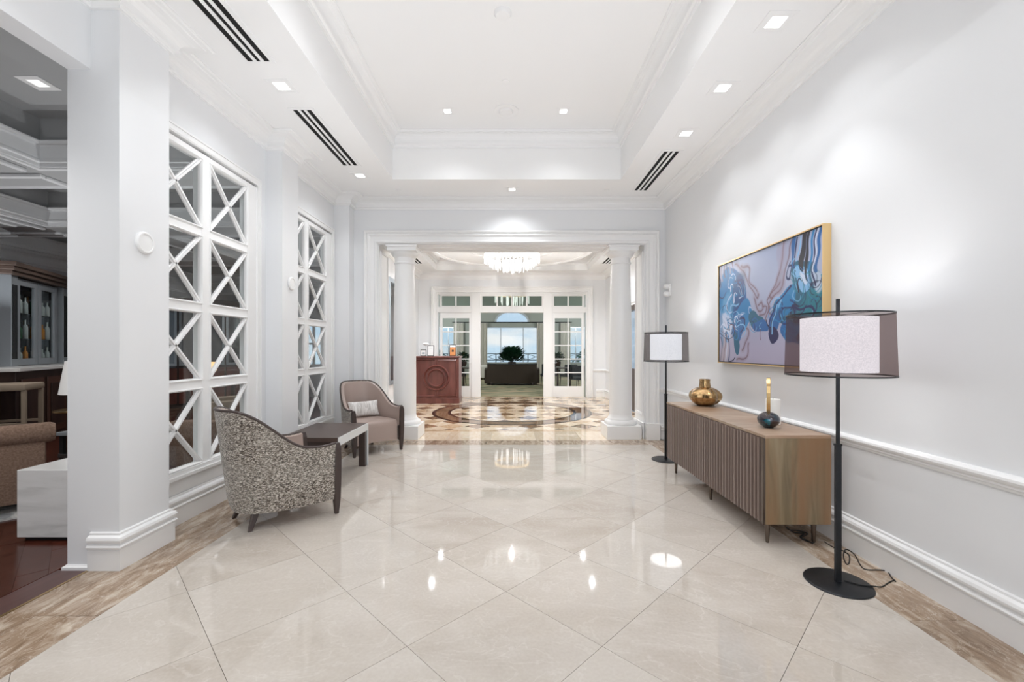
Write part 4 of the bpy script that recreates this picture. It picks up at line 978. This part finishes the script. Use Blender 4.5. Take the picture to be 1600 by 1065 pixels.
cv = bpy.data.objects.new('canvas', me); COL.objects.link(cv); cv.parent = pt
obj('backing', MB().box(-.052, -.004, -pw/2+.02, pw/2-.02, -ph/2+.02, ph/2-.02), 'frame_black', pt)

# ------------------------------------------------------------------ rotunda contents
ds = empty('reception_desk', (-1.945, 11.1, 0), label='dark red wooden reception desk with a round moulding behind the left column', cat='desk')
hw = .60
obj('body', MB().box(-hw+.02, hw-.02, 0, .62, .10, 1.17), 'mahogany', ds, bevel=.004)
obj('plinth', MB().box(-hw+.01, hw-.01, -.015, .63, 0, .13), 'mahogany', ds, bevel=.006)
obj('desktop', MB().box(-hw, hw, -.03, .65, 1.17, 1.215), 'mahogany', ds, bevel=.008)
def rect_mould(mb, x0, x1, z0, z1): mb.sweep([(x0, 0, z0), (x1, 0, z0), (x1, 0, z1), (x0, 0, z1)], (0,-1,0), [(-.018, 0), (-.010, .024), (.002, .016), (.014, 0)], closed=True)
def ring_xz(mb, cx, cz, R_, n=48): mb.sweep([(cx+R_*math.cos(2*PI*i/n), 0, cz+R_*math.sin(2*PI*i/n)) for i in range(n)], (0,-1,0), [(-.026, 0), (-.016, .034), (.0, .038), (.020, .012), (.026, 0)], closed=True)
pn_ = MB()
for pts in ([(-.04,1.12),(-.52,1.12),(-.52,.20),(-.04,.20)], [(.04,1.12),(.52,1.12),(.52,.20),(.04,.20)]):
    pn_.sweep([(x, 0, z) for x, z in pts], (0,-1,0), [(-.018, 0), (-.010, .026), (.006, .018), (.014, 0)])
obj('panel_moulding', pn_, 'mahogany', ds)
mm = MB(); ring_xz(mm, 0, .66, .31); obj('round_moulding', mm, 'mahogany', ds, smooth=True)
mm = MB(); ring_xz(mm, 0, .66, .215); obj('round_moulding', mm, 'mahogany', ds, smooth=True)
for bx in ((-.04, -.025, .95, 1.12), (.025, .04, .95, 1.12), (-.04, -.025, .20, .37), (.025, .04, .20, .37)): obj('bar_moulding', MB().box(bx[0], bx[1], -.016, 0, bx[2], bx[3]), 'mahogany', ds)

def easel_frame(x, y, w_, h, m, label, tilt=-.12):
    r = empty('sign_frame', (x, y, 1.215), label=label, cat='sign', group='framed signs on the reception desk')
    M_ = T(rx=tilt)
    mb = MB(); b_ = .014
    for bx in ((-w_/2, w_/2, 0, .012, 0, b_), (-w_/2, w_/2, 0, .012, h-b_, h), (-w_/2, -w_/2+b_, 0, .012, b_, h-b_), (w_/2-b_, w_/2, 0, .012, b_, h-b_)): mb.box(*bx, M=M_)
    obj('frame', mb, 'frame_black', r); s_ = obj('print', MB().box(-w_/2+b_, w_/2-b_, .003, .010, b_, h-b_, M=M_), m, r)
    obj('easel_leg', MB().box(-.01, .01, .012, .016, 0, h*.8, M=T(0, .085, 0, rx=.30)), 'frame_black', r)
    return r, M_
e1, M1 = easel_frame(-2.30, 11.2, .15, .17, 'paper', 'small dark framed sign, leftmost on the reception desk')
obj('image', MB().box(-.035, .035, .001, .003, .05, .10, M=M1), 'silver_paint', e1)
e2, M2 = easel_frame(-2.12, 11.25, .17, .28, 'paper', 'tall white framed sign beside the small one on the reception desk')
obj('text_lines', mbs((-.04, .04, .001, .003, .215, .222), (-.05, .05, .001, .003, .19, .194), (-.045, .045, .001, .003, .17, .174)) if False else MB().box(-.03, .03, .001, .003, .215, .221, M=M2).box(-.04, .04, .001, .003, .19, .194, M=M2), 'silver_paint', e2)
e3, M3 = easel_frame(-1.54, 11.2, .17, .30, 'orange_print', 'orange print in a dark frame at the right end of the reception desk')
obj('print_header', MB().box(-.071, .071, .001, .003, .235, .286, M=M3), 'paper', e3)
obj('print_emblem', MB().box(-.028, .028, .001, .003, .11, .165, M=M3), 'dark_wood', e3)
fw = empty('desk_lamp', (-2.28, 11.42, 1.215), label='small white lamp behind the framed signs on the reception desk', cat='lamp')
obj('stem', MB().lathe([(.04, 0), (.04, .01), (.008, .02), (.006, .30), (.01, .32)], 14), 'silver', fw, smooth=True)
obj('shade', MB().lathe([(.03, .28), (.075, .30), (.08, .325), (.06, .345), (.01, .355)], 20), 'plastic_white', fw, smooth=True)
slot = 0
for s in (-1, 1):
    r = empty('slot_vent', (s*2.42, 10.65, RC), label='short black slot vent in the rotunda ceiling, %s' % ('left side above the desk' if s < 0 else 'right side by the column'), cat='vent', group='slot vents in the rotunda ceiling')
    obj('frame', mbs((-.14, -.11, -.5, .5, -.008, 0), (.11, .14, -.5, .5, -.008, 0), (-.11, .11, -.5, -.47, -.008, 0), (-.11, .11, .47, .5, -.008, 0)), 'plastic_white', r)
    obj('backing', MB().box(-.11, .11, -.47, .47, -.002, -.0005), 'vent_black', r)
    for cx in (-.038, .038): obj('slat', MB().box(cx-.017, cx+.017, -.47, .47, -.007, -.002), 'plastic_white', r)
# chandelier
def chandelier(x, y, zt, R_, tiers, label, m, nrod, rodr=.011, name='chandelier'):
    r = empty(name, (x, y, zt), label=label, cat='chandelier')
    obj('canopy', MB().lathe([(.10, 0), (.10, -.03), (.02, -.05)][::-1], 24), 'chrome', r, smooth=True)
    obj('stem', MB().tube([(0, 0, -.04), (0, 0, tiers[0][1]-zt+.02)], .014, 8), 'chrome', r)
    fr2 = MB()
    for (rr, ztop, ln, k) in tiers:
        fr2.sweep([(rr*math.cos(2*PI*i/48), rr*math.sin(2*PI*i/48), ztop-zt) for i in range(48)], (0,0,1), [(-.012, -.008), (.012, -.008), (.012, .01), (-.012, .01)], closed=True)
        for i in range(4): fr2.box(0, rr, -.006, .006, ztop-zt-.004, ztop-zt+.006, M=T(rz=PI*i/2+.3))
    obj('frame', fr2, 'chrome', r)
    rods = {}
    for (rr, ztop, ln, k) in tiers:
        for i in range(k):
            L_ = round(ln*(1+.12*math.sin(i*2.4)), 3)
            if L_ not in rods:
                rods[L_] = obj('crystal_rod', MB().lathe([(.002, 0), (rodr, -.02), (rodr, -L_*.85), (.002, -L_)][::-1], 6), m, r)
                o = rods[L_]
            else:
                o = rods[L_].copy(); COL.objects.link(o); o.parent = r
            a = 2*PI*i/k; o.location = (rr*math.cos(a), rr*math.sin(a), ztop-zt)
    return r
chandelier(0, 9.75, 3.61, .60, [(.62, 3.53, .19, 48), (.50, 3.47, .22, 38), (.36, 3.42, .24, 26), (.18, 3.40, .27, 12)], 'round chandelier of glowing crystal rods hanging in the rotunda', 'crystal', 0)
for i in range(8):
    pass

# ------------------------------------------------------------------ lounge beyond the glazed doors
LX, LY1, LZ = 5.2, 24.0, 4.4
struct('floor_lounge', MB().box(-LX, LX, 12.75, LY1+.2, -.06, .0), 'carpet')
struct('floor_threshold', MB().box(-FX, FX, 12.6, 12.76, -.05, .001), 'tan_marble')
struct('ceiling_lounge', MB().box(-LX, LX, 12.8, LY1+.2, LZ, LZ+.1), 'lounge_ceiling')
struct('wall_lounge_left', MB().box(-LX-.15, -LX, 12.8, LY1+.2, 0, LZ), 'lounge_wall'); struct('wall_lounge_right', MB().box(LX, LX+.15, 12.8, LY1+.2, 0, LZ), 'lounge_wall')
struct('wall_lounge_near', mbs((-LX, -FX-.01, 12.8, 12.9, 0, LZ), (FX+.01, LX, 12.8, 12.9, 0, LZ), (-FX-.01, FX+.01, 12.8, 12.9, 3.03, LZ)), 'wall_paint')
arch = MB()
# window wall: three openings and an arched light above the middle one
B = 1.95; ZW0, ZW1 = .62, 2.62
for bx in ((-LX, -4.2, 0, LZ), (-2.9, -B, 0, LZ), (B, 2.9, 0, LZ), (4.2, LX, 0, LZ), (-4.2, -2.9, 0, ZW0), (-4.2, -2.9, ZW1, LZ), (2.9, 4.2, 0, ZW0), (2.9, 4.2, ZW1, LZ), (-B, B, 0, ZW0), (-B, B, ZW1, 2.88)):
    arch.box(bx[0], bx[1], LY1, LY1+.2, bx[2], bx[3])
n = 28; AR, AC = .92, 2.88
ap = [(AR*1.0*math.cos(PI*i/n), AC+.62*math.sin(PI*i/n)) for i in range(n+1)]
top = [(B*(1-2*i/n), LZ) for i in range(n+1)]
top = [(B, AC)] + [(B, LZ)]*0
vsA, fsA = [], []
def rim_pt(i):
    a = PI*i/n; c, s = math.cos(a), math.sin(a)
    t = min(B/abs(c) if abs(c) > 1e-6 else 1e9, (LZ-AC)/s if s > 1e-6 else 1e9); return (t*c, AC+t*s)
for yv in (LY1, LY1+.2):
    vsA += [(x, yv, z) for x, z in ap] + [(rim_pt(i)[0], yv, rim_pt(i)[1]) for i in range(n+1)]
k = n+1
for i in range(n): fsA += [(i, i+1, k+i+1, k+i), (2*k+i, 2*k+i+1, 3*k+i+1, 3*k+i), (i, i+1, 2*k+i+1, 2*k+i)]
arch.add(vsA, fsA)
struct('wall_lounge_far', arch, 'lounge_wall')
ww = MB()
for i in range(9): ww.box(-LX, LX, LY1-.012, LY1, 3.55+i*.09, 3.55+i*.09+.012)
struct('trim_lounge_boards', ww, 'lounge_wall')
def win(nm, x0, x1, bars):
    r = empty(nm, (0, LY1, 0), kind='structure')
    obj('frame', mbs((x0, x0+.05, .02, .12, ZW0, ZW1), (x1-.05, x1, .02, .12, ZW0, ZW1), (x0, x1, .02, .12, ZW1-.05, ZW1), (x0, x1, .02, .12, ZW0, ZW0+.05)), 'silver_paint', r)
    for b_ in bars: obj('mullion', MB().box(b_-.02, b_+.02, .03, .1, ZW0+.05, ZW1-.05), 'silver_paint', r)
    obj('pane', MB().box(x0+.05, x1-.05, .06, .07, ZW0+.05, ZW1-.05), 'window_glass', r)
win('window_8', -B, B, (-.62, .62)); win('window_9', -4.2, -2.9, (-3.55,)); win('window_10', 2.9, 4.2, (3.55,))
w11 = empty('window_11', (0, LY1, 0), kind='structure')
obj('frame', MB().sweep([(x, .02, z) for x, z in ap], (0,-1,0), [(-.05, -.05), (.05, -.05), (.05, .06), (-.05, .06)]), 'silver_paint', w11)
obj('pane', MB().add([(x, .06, z) for x, z in ap]+[(x, .07, z) for x, z in ap], [tuple(range(n+1)), tuple(range(n+1, 2*n+2))]), 'window_glass', w11)
def curtain(x, wd, label):
    m_ = MB(); nn = 60; pts = [(x-wd/2+wd*i/nn, 23.8+.045*math.sin(i*2*PI*7/nn)) for i in range(nn+1)]
    back = [(a, b+.012) for a, b in pts][::-1]
    o = obj('curtain', m_.prism(pts+back, .02, 2.85), 'curtain', smooth=True); tag(o, label, 'curtain', 'pale lounge curtains'); return o
curtain(-1.62, .52, 'pale pleated curtain at the left edge of the big lounge window')
curtain(1.62, .52, 'pale pleated curtain at the right edge of the big lounge window')
curtain(-2.95, .55, 'pale pleated curtain seen through the left glazed door')
curtain(2.95, .55, 'pale pleated curtain seen through the right glazed door')
for x in (-1.62, 1.62, -2.95, 2.95):
    pass
rod_ = obj('curtain_rod', MB().tube([(-3.3, 23.8, 2.875), (3.3, 23.8, 2.875)], .02, 8), 'black_metal'); tag(rod_, 'dark curtain rod across the lounge windows', 'curtain rod')
# balcony railing outside
rl = empty('balcony_railing', (0, 25.6, 0), label='pale balcony railing with crossed bars outside the lounge window', cat='railing')
for z in (.72, 1.10): obj('rail', MB().box(-5, 5, -.03, .03, z, z+.05), 'silver_paint', rl)
proto = None
for k in range(-5, 6):
    if proto is None: proto = obj('post', MB().box(-.03, .03, -.03, .03, 0, 1.1), 'silver_paint', rl); q = proto
    else: q = proto.copy(); COL.objects.link(q); q.parent = rl
    q.location = (k*.95, 0, 0)
    if k < 5:
        for s_ in (1, -1):
            obj('cross_bar', MB().tube([(k*.95+.03, 0, .77 if s_ > 0 else 1.09), (k*.95+.92, 0, 1.09 if s_ > 0 else .77)], .02, 6), 'balcony', rl)
struct('floor_balcony', MB().box(-6, 6, LY1+.2, 25.8, -.3, -.02), 'balcony')
struct('sea', MB().box(-150, 150, 40, 400, -14, -12), 'sea')
for k, (x, y, z, s_) in enumerate(((7.5, 34, -1.5, 3.2), (-7.6, 34, -1.6, 3.1))):
    t_ = empty('palm_tree', (x*.78, y-4, -6), label=('palm tree outside the %s lounge window' % ('right' if x > 0 else 'left')), cat='tree', group='palm trees outside the lounge')
    obj('trunk', MB().tube([(0,0,0), (.15,.1,3), (.1,.1,7.2)], [.18, .14, .11], 8), 'stem', t_)
    fr3 = MB()
    for f_ in range(14):
        a = 2*PI*f_/14; R_ = 1.7
        for sgm in range(6):
            t0, t1 = sgm/6, (sgm+1)/6
            for sd in (-1, 1):
                p0 = Vector((R_*t0*math.cos(a), R_*t0*math.sin(a), 7.3+.8*t0-1.7*t0*t0)); p1 = Vector((R_*t1*math.cos(a), R_*t1*math.sin(a), 7.3+.8*t1-1.7*t1*t1))
                o_ = Vector((-math.sin(a), math.cos(a), -.5))*.35*sd*(1-.6*t1); fr3.add([p0, p1, p1+o_, p0+o_*.7], [(0,1,2,3)])
    obj('fronds', fr3, 'leaf_light', t_, kind='stuff')

def leafy(name, loc, R_, H, nl, ll, label, cat='plant', m='leaf', pot=None, group=None):
    r = empty(name, loc, label=label, cat=cat, group=group); rg = random.Random(hash(label) % 1000)
    rg = random.Random(len(label)*7)
    f_ = MB()
    for i in range(nl):
        a = rg.uniform(0, 2*PI); u = rg.uniform(0, 1)**.6; h = rg.uniform(.0, 1)**.8
        base = Vector((R_*u*.8*math.cos(a)*math.sqrt(max(.05, 1-h*h*.9)), R_*u*.8*math.sin(a)*math.sqrt(max(.05, 1-h*h*.9)), H*h*.85))
        tip = base + Vector((math.cos(a)*ll*.8, math.sin(a)*ll*.8, ll*rg.uniform(.1, .8))); side = Vector((-math.sin(a), math.cos(a), 0))*ll*.28
        mid = (base+tip)/2 + Vector((0, 0, ll*.08)); f_.add([base, mid+side, tip, mid-side], [(0,1,2), (0,2,3)])
    fo = obj('foliage', f_, m, r, kind='stuff')
    st = MB()
    for i in range(6):
        a = i*PI/3; st.tube([(0, 0, -.05), (R_*.35*math.cos(a), R_*.35*math.sin(a), H*.5)], .012, 5)
    obj('stem', st, 'stem', r)
    if pot: obj('pot', MB().lathe([(pot*.7, -pot*1.4), (pot, -.06), (pot*.95, -.0), (pot*.85, -.02)], 20), 'dark_wood', r, smooth=True)
    return r
# curved lounge sofa seen from behind
sf = empty('sofa', (0, 16.62, 0), label='dark brown curved sofa seen from behind in the lounge doorway', cat='sofa')
def arc_poly(w_, bow, y0, th): 
    nn = 20; f_ = [(-w_+2*w_*i/nn, y0+bow*(2*i/nn-1)**2) for i in range(nn+1)]; return f_ + [(x*.97, y+th) for x, y in f_][::-1]
obj('back', MB().prism(arc_poly(.97, .22, 0, .16), .06, .80), 'dark_rattan', sf, bevel=.01)
obj('top_rail', MB().prism(arc_poly(.985, .22, -.012, .185), .80, .83), 'charcoal_fabric', sf, bevel=.004)
obj('seat', MB().prism(arc_poly(.93, .16, .17, .6), .10, .44), 'charcoal_fabric', sf, bevel=.02)
for s_ in (-1, 1): obj('armrest', MB().box(s_*1.0-.08, s_*1.0+.08, .24, .95, .06, .62), 'dark_rattan', sf, bevel=.02)
for x, y in ((-.8, .12), (.8, .12), (-.8, .65), (.8, .65)): obj('foot', MB().box(x-.03, x+.03, y, y+.06, 0, .10), 'dark_wood', sf)
ct = empty('console_table', (0, 17.9, 0), label='low dark table behind the curved sofa holding the big plant', cat='table')
obj('tabletop', MB().box(-1.1, 1.1, -.3, .3, .58, .63), 'dark_wood', ct, bevel=.005)
for x in (-1.0, 1.0):
    for y in (-.24, .24): obj('leg', MB().box(x-.03, x+.03, y-.03, y+.03, 0, .58), 'dark_wood', ct)
leafy('potted_plant', (0, 17.9, .87), .60, .60, 520, .26, 'big bushy dark green plant above the curved sofa', pot=.17)
leafy('potted_plant', (1.65, 15.6, .95), .26, .30, 130, .16, 'dark green plant seen low through the right glazed door', pot=.12)
leafy('potted_plant', (-1.75, 15.6, .95), .28, .30, 130, .16, 'dark green plant seen low through the left glazed door', pot=.12)
leafy('potted_plant', (-3.75, 10.3, .55), .45, 1.25, 240, .34, 'tall green plant outside the left rotunda window', m='leaf_light', pot=.38)
def round_table(x, y, label):
    r = empty('round_table', (x, y, 0), label=label, cat='table', group='dark round tables in the lounge')
    obj('tabletop', MB().lathe([(.38, .70), (.40, .71), (.40, .73), (.38, .735)], 28), 'dark_wood', r, smooth=True)
    obj('pedestal', MB().lathe([(.24, 0), (.22, .03), (.04, .06), (.035, .70)], 20), 'dark_wood', r, smooth=True)
round_table(1.65, 15.6, 'dark round table with a plant behind the right glazed door'); round_table(-1.75, 15.6, 'dark round table with a plant behind the left glazed door')
def tub(x, y, rz, label):
    r = empty('lounge_chair', (x, y, 0), rz, label=label, cat='chair', group='dark lounge chairs')
    obj('seat', MB().box(-.27, .27, -.25, .27, .36, .46), 'charcoal_fabric', r, bevel=.02)
    nn = 16; f_ = [(.30*math.cos(PI*i/nn), .02+.28*math.sin(PI*i/nn)) for i in range(nn+1)]; b_ = [(x_*.86, .02+(y_-.02)*.86) for x_, y_ in f_][::-1]
    obj('backrest', MB().prism(f_+b_, .40, .82), 'charcoal_fabric', r, bevel=.01)
    for a, b in ((-.24, -.22), (.24, -.22), (-.22, .24), (.22, .24)): obj('leg', MB().tube([(a*1.1, b*1.1, 0), (a, b, .37)], [.012, .018], 8), 'dark_wood', r)
for x, y, rz, l in ((1.45, 16.6, 2.6, 'dark lounge chair right of the curved sofa'), (2.15, 16.2, -2.4, 'dark lounge chair low in the right glazed door'), (2.3, 14.7, .4, 'dark lounge chair nearest behind the right glazed door'), (-2.1, 16.4, 2.6, 'dark lounge chair behind the left glazed door'), (1.9, 20.0, 1.9, 'dark lounge chair beyond the sofa, near the right curtain')):
    tub(x, y, rz, l)
sf2 = empty('sofa', (-1.55, 20.6, 0), PI/2, label='pale low sofa beyond the left end of the curved sofa', cat='sofa')
obj('seat', MB().box(-.8, .8, -.35, .35, .08, .42), 'curtain', sf2, bevel=.03); obj('backrest', MB().box(-.8, .8, .25, .42, .42, .74), 'curtain', sf2, bevel=.03)
for s_ in (-1, 1): obj('armrest', MB().box(s_*.86-.08, s_*.86+.08, -.35, .42, .08, .6), 'curtain', sf2, bevel=.03)
for x in (-.7, .7):
    for y in (-.28, .34): obj('foot', MB().box(x-.03, x+.03, y-.03, y+.03, 0, .08), 'dark_wood', sf2)
chandelier(0, 20.6, LZ, .7, [(.80, 3.95, .42, 14), (.5, 4.0, .55, 9), (.25, 4.02, .62, 5)], 'lounge chandelier of hanging glass drops seen through the transom', 'crystal', 0, rodr=.022)
gd = obj('chandelier_band', MB().lathe([(.80, 3.95), (.82, 3.95), (.82, 4.06), (.80, 4.06), (.80, 3.95)], 40, T(0, 0, -LZ), cap=False), 'warm_glow'); gd.parent = bpy.data.objects['chandelier.001']

# ------------------------------------------------------------------ bar room contents
ac = empty('club_chair', (-4.47, 3.33, .012), math.atan2(.75, .65), label='brown boucle club chair with a rolled back, seen from behind in the bar room', cat='chair')
# local x along the back (right end = far end), local -y towards the camera
obj('back', MB().box(-.60, .60, 0, .16, .07, .66), 'brown_boucle', ac, bevel=.03, smooth=True)
obj('rolled_top', MB().lathe([(.02, -.66), (.075, -.655), (.088, -.62), (.088, .62), (.075, .655), (.02, .66)], 28, T(0, .045, .655, ry=PI/2)), 'brown_boucle', ac, smooth=True)
obj('seat', MB().box(-.44, .44, .16, .80, .07, .44), 'brown_boucle', ac, bevel=.04, smooth=True)
for s_ in (-1, 1): obj('armrest', MB().box(s_*.52-.09, s_*.52+.08, .14, .84, .07, .58), 'brown_boucle', ac, bevel=.04, smooth=True)
for x in (-.5, .5):
    for y in (.08, .74): obj('foot', MB().box(x-.03, x+.03, y-.03, y+.03, 0, .08), 'dark_wood', ac)
cu = empty('cube_table', (-3.32, 3.36, 0), label='white veined marble block side table beside the brown club chair', cat='table')
obj('block', MB().box(-.28, .28, -.22, .22, .03, .52), 'white_marble', cu, bevel=.004); obj('plinth', MB().box(-.25, .25, -.19, .19, 0, .03), 'black', cu)
rgm = obj('rug', MB().box(-1.5, .75, -.13, 1.6, 0, .012, M=T(-4.47, 3.33, 0, math.atan2(.75, .65))), 'rug'); tag(rgm, 'grey and white patterned rug under the bar room seating', 'rug')
ctb = empty('coffee_table', (-4.75, 5.25, 0), label='low grey and black two-tier table behind the marble block', cat='table')
obj('tabletop', MB().box(-.5, .6, -.28, .35, .40, .44), 'silver_paint', ctb, bevel=.004); obj('shelf', MB().box(-.5, .6, -.26, .33, .14, .19), 'mirror_dark', ctb, bevel=.004)
for x in (-.47, .57):
    for y in (-.23, .3): obj('leg', MB().box(x-.02, x+.02, y-.02, y+.02, 0, .40), 'black_metal', ctb)
# back bar: counter, dark panelled front, glazed cabinet with fluted pilasters
BA = math.atan2(.90, -.43)          # direction of the bar, going away to the right in the picture
bar = empty('bar_counter', (-7.45, 7.33, 0), BA, label='dark wood panelled bar counter with a pale stone top', cat='bar')
# local x along the bar (towards the right end), local -y ... faces the lobby side
fs_ = -1
obj('body', MB().box(-1.6, 1.15, 0, .5, 0, 1.09), 'dark_wood', bar, bevel=.005)
obj('countertop', MB().box(-1.65, 1.22, -.06, .55, 1.09, 1.14), 'white_marble', bar, bevel=.006)
for k in range(4):
    a = -1.5+k*.66
    obj('panel', MB().box(a, a+.56, -.02, 0, .12, .98), 'bar_panel', bar, bevel=.008); obj('panel', MB().box(a+.08, a+.48, -.035, -.02, .22, .88), 'dark_wood', bar, bevel=.006)
obj('pilaster', MB().box(1.13, 1.24, -.04, .1, 0, 1.09), 'bar_panel', bar, bevel=.006)
cb = empty('bar_cabinet', (-7.45-.9*.42, 7.33-.43*.42, 0), BA, label='tall silver-painted bar cabinet with two mirrored glass doors and fluted pilasters', cat='cabinet')
for k, (x, wd) in enumerate(((-.86, .17), (.66, .17))):
    p_ = obj('pilaster', MB().box(x, x+wd, -.05, .10, 1.142, 2.50), 'silver_paint', cb, bevel=.003)
    for q in range(4): obj('flute_shade', MB().box(x+.025+q*.034, x+.025+q*.034+.016, -.056, -.049, 1.25, 2.36), 'black', p_)  # black strips put the shade of the grooves into colour
obj('cornice', MB().box(-.95, 1.0, -.10, .16, 2.50, 2.56).box(-.99, 1.05, -.14, .16, 2.56, 2.62).box(-1.04, 1.10, -.18, .16, 2.62, 2.68), 'cornice_wood', cb, bevel=.008)
obj('back_panel', MB().box(-.9, 1.05, .12, .16, 1.142, 2.5), 'mirror_dark', cb)
for a in (-.66, -.06):
    d_ = obj('door', mbs((a, a+.09, -.02, .02, 1.15, 2.48), (a+.49, a+.58, -.02, .02, 1.15, 2.48), (a+.09, a+.49, -.02, .02, 1.15, 1.25), (a+.09, a+.49, -.02, .02, 2.38, 2.48)), 'silver_paint', cb, bevel=.003)
    obj('pane', MB().box(a+.09, a+.49, 0, .006, 1.25, 2.38), 'window_glass', d_)
    for z in (1.55, 1.95): obj('shelf', MB().box(a+.05, a+.53, .03, .115, z, z+.012), 'mirror_dark', cb)
obj('side_panel', MB().box(.85, 1.05, 0, .1, 1.142, 2.5), 'cornice_wood', cb)
rb = random.Random(3)
def bottle(x, y, z, h, m, label):
    o = obj('bottle', MB().lathe([(.030, 0), (.034, .005), (.034, h*.58), (.028, h*.68), (.012, h*.76), (.012, h*.97), (.014, h)], 14, T(x, y, z)), m, smooth=True)
    tag(o, label, 'bottle', 'bottles in the bar cabinet'); return o
Mb = T(cb.location.x, cb.location.y, 0, BA)
for zz, nm in ((1.16, 'lowest'), (1.562, 'middle'), (1.962, 'top')):
    for k in range(7):
        lx = -.54 + k*.155 + (.03 if k > 3 else 0)
        if -.10 < lx < 0.0: lx += .06
        p = Mb @ Vector((lx, .068, zz)); o = bottle(0, 0, 0, rb.uniform(.22, .32), (bm_ := rb.choice(['amber', 'bottle_green', 'clear_bottle', 'clear_bottle'])), '%s bottle, %s in the row on the %s shelf of the bar cabinet' % ({'amber':'amber','bottle_green':'green','clear_bottle':'clear'}[bm_], ['first','second','third','fourth','fifth','sixth','last'][k], nm))
        o.location = p
def stool(x, y, rz, label):
    r = empty('bar_stool', (x, y, 0), rz, label=label, cat='stool', group='tan bar stools')
    obj('seat', MB().box(-.27, .27, -.24, .24, .86, .95), 'tan_fabric', r, bevel=.025, smooth=True)
    for a in (-.24, .24):
        for b in (-.2, .2): obj('leg', MB().box(a-.022, a+.022, b-.022, b+.022, 0, .87), 'tan_fabric', r, bevel=.004)
    for b in (-.2, .2): obj('stretcher', MB().box(-.22, .22, b-.015, b+.015, .42, .45), 'tan_fabric', r)
stool(-6.6, 5.65, .45, 'tan upholstered bar stool in front of the bar counter'); stool(-6.3, 4.55, .45, 'tan upholstered bar stool at the near end of the bar, farther left')
def table_lamp(x, y, label):
    t_ = empty('end_table', (x, y, 0), label='small dark end table with a brass top, behind the near pillar', cat='table')
    obj('tabletop', MB().lathe([(.24, .60), (.25, .605), (.25, .62), (.24, .625)], 28), 'brass', t_, smooth=True); obj('pedestal', MB().lathe([(.2, 0), (.18, .02), (.03, .04), (.03, .60)], 16), 'dark_wood', t_, smooth=True)
    r = empty('table_lamp', (x, y, .625), label=label, cat='lamp')
    obj('base', MB().lathe([(.07, 0), (.09, .06), (.05, .14), (.015, .20), (.012, .30)], 20), 'brass', r, smooth=True)
    obj('shade', MB().lathe([(.20, .20), (.14, .62)], 32, cap=False), 'lamp_white', r, smooth=True)
table_lamp(-5.58, 5.58, 'white tapered table lamp just showing behind the near pillar')
# things glimpsed through the lattice windows
def cabinet_dark(x, y, rz, label):
    r = empty('display_cabinet', (x, y, 0), rz, label=label, cat='cabinet')
    obj('body', MB().box(-1.0, 1.0, 0, .45, 0, 2.5), 'dark_wood', r, bevel=.006)
    obj('cornice', MB().box(-1.08, 1.08, -.08, .45, 2.5, 2.62), 'dark_wood', r, bevel=.01)
    for k in range(4):
        a = -.96+k*.49; d_ = obj('door', mbs((a, a+.05, -.02, 0, 1.0, 2.42), (a+.40, a+.45, -.02, 0, 1.0, 2.42), (a+.05, a+.40, -.02, 0, 1.0, 1.06), (a+.05, a+.40, -.02, 0, 2.36, 2.42)), 'silver_paint', r)
        obj('pane', MB().box(a+.05, a+.40, -.012, -.006, 1.06, 2.36), 'mirror_dark', d_)
        obj('door', MB().box(a, a+.45, -.02, 0, .1, .94), 'mahogany', r, bevel=.004)
cabinet_dark(-7.6, 10.6, .9, 'dark display cabinet with silver framed doors at the far end of the bar room')
def seat_block(nm, x, y, rz, w_, m, label, grp=None):
    r = empty(nm, (x, y, 0), rz, label=label, cat='chair' if nm != 'sofa' else 'sofa', group=grp)
    obj('seat', MB().box(-w_/2, w_/2, -.35, .3, .1, .42), m, r, bevel=.03, smooth=True); obj('back', MB().box(-w_/2, w_/2, .25, .42, .1, .80), m, r, bevel=.04, smooth=True)
    for s_ in (-1, 1): obj('armrest', MB().box(s_*(w_/2+.06)-.07, s_*(w_/2+.06)+.07, -.35, .40, .1, .60), m, r, bevel=.03, smooth=True)
    for a in (-w_/2, w_/2):
        for b in (-.28, .34): obj('foot', MB().box(a-.03, a+.03, b-.03, b+.03, 0, .1), 'dark_wood', r)
seat_block('club_chair', -4.6, 7.0, -.7, .62, 'tan_fabric', 'tan club chair seen through the first lattice window')
seat_block('sofa', -3.45, 5.55, PI/2+PI, 1.3, 'brown_boucle', 'brown sofa behind the lower panes of the first lattice window')
seat_block('club_chair', -4.9, 9.4, .4, .62, 'charcoal_fabric', 'dark club chair seen through the second lattice window')
r = empty('dining_table', (-6.3, 9.0, 0), label='dark table in the depth of the bar room', cat='table')
obj('tabletop', MB().box(-.8, .8, -.45, .45, .71, .75), 'mahogany', r, bevel=.005)
for a in (-.74, .74):
    for b in (-.39, .39): obj('leg', MB().box(a-.03, a+.03, b-.03, b+.03, 0, .71), 'dark_wood', r)
r = empty('table_lamp', (-6.3, 9.0, .75), label='small lamp with a warm orange shade seen through the first lattice window', cat='lamp')
obj('base', MB().lathe([(.07, 0), (.08, .02), (.02, .06), (.015, .22)], 16), 'brass', r, smooth=True); obj('shade', MB().lathe([(.13, .20), (.10, .38)], 24, cap=False), 'warm_glow', r, smooth=True)
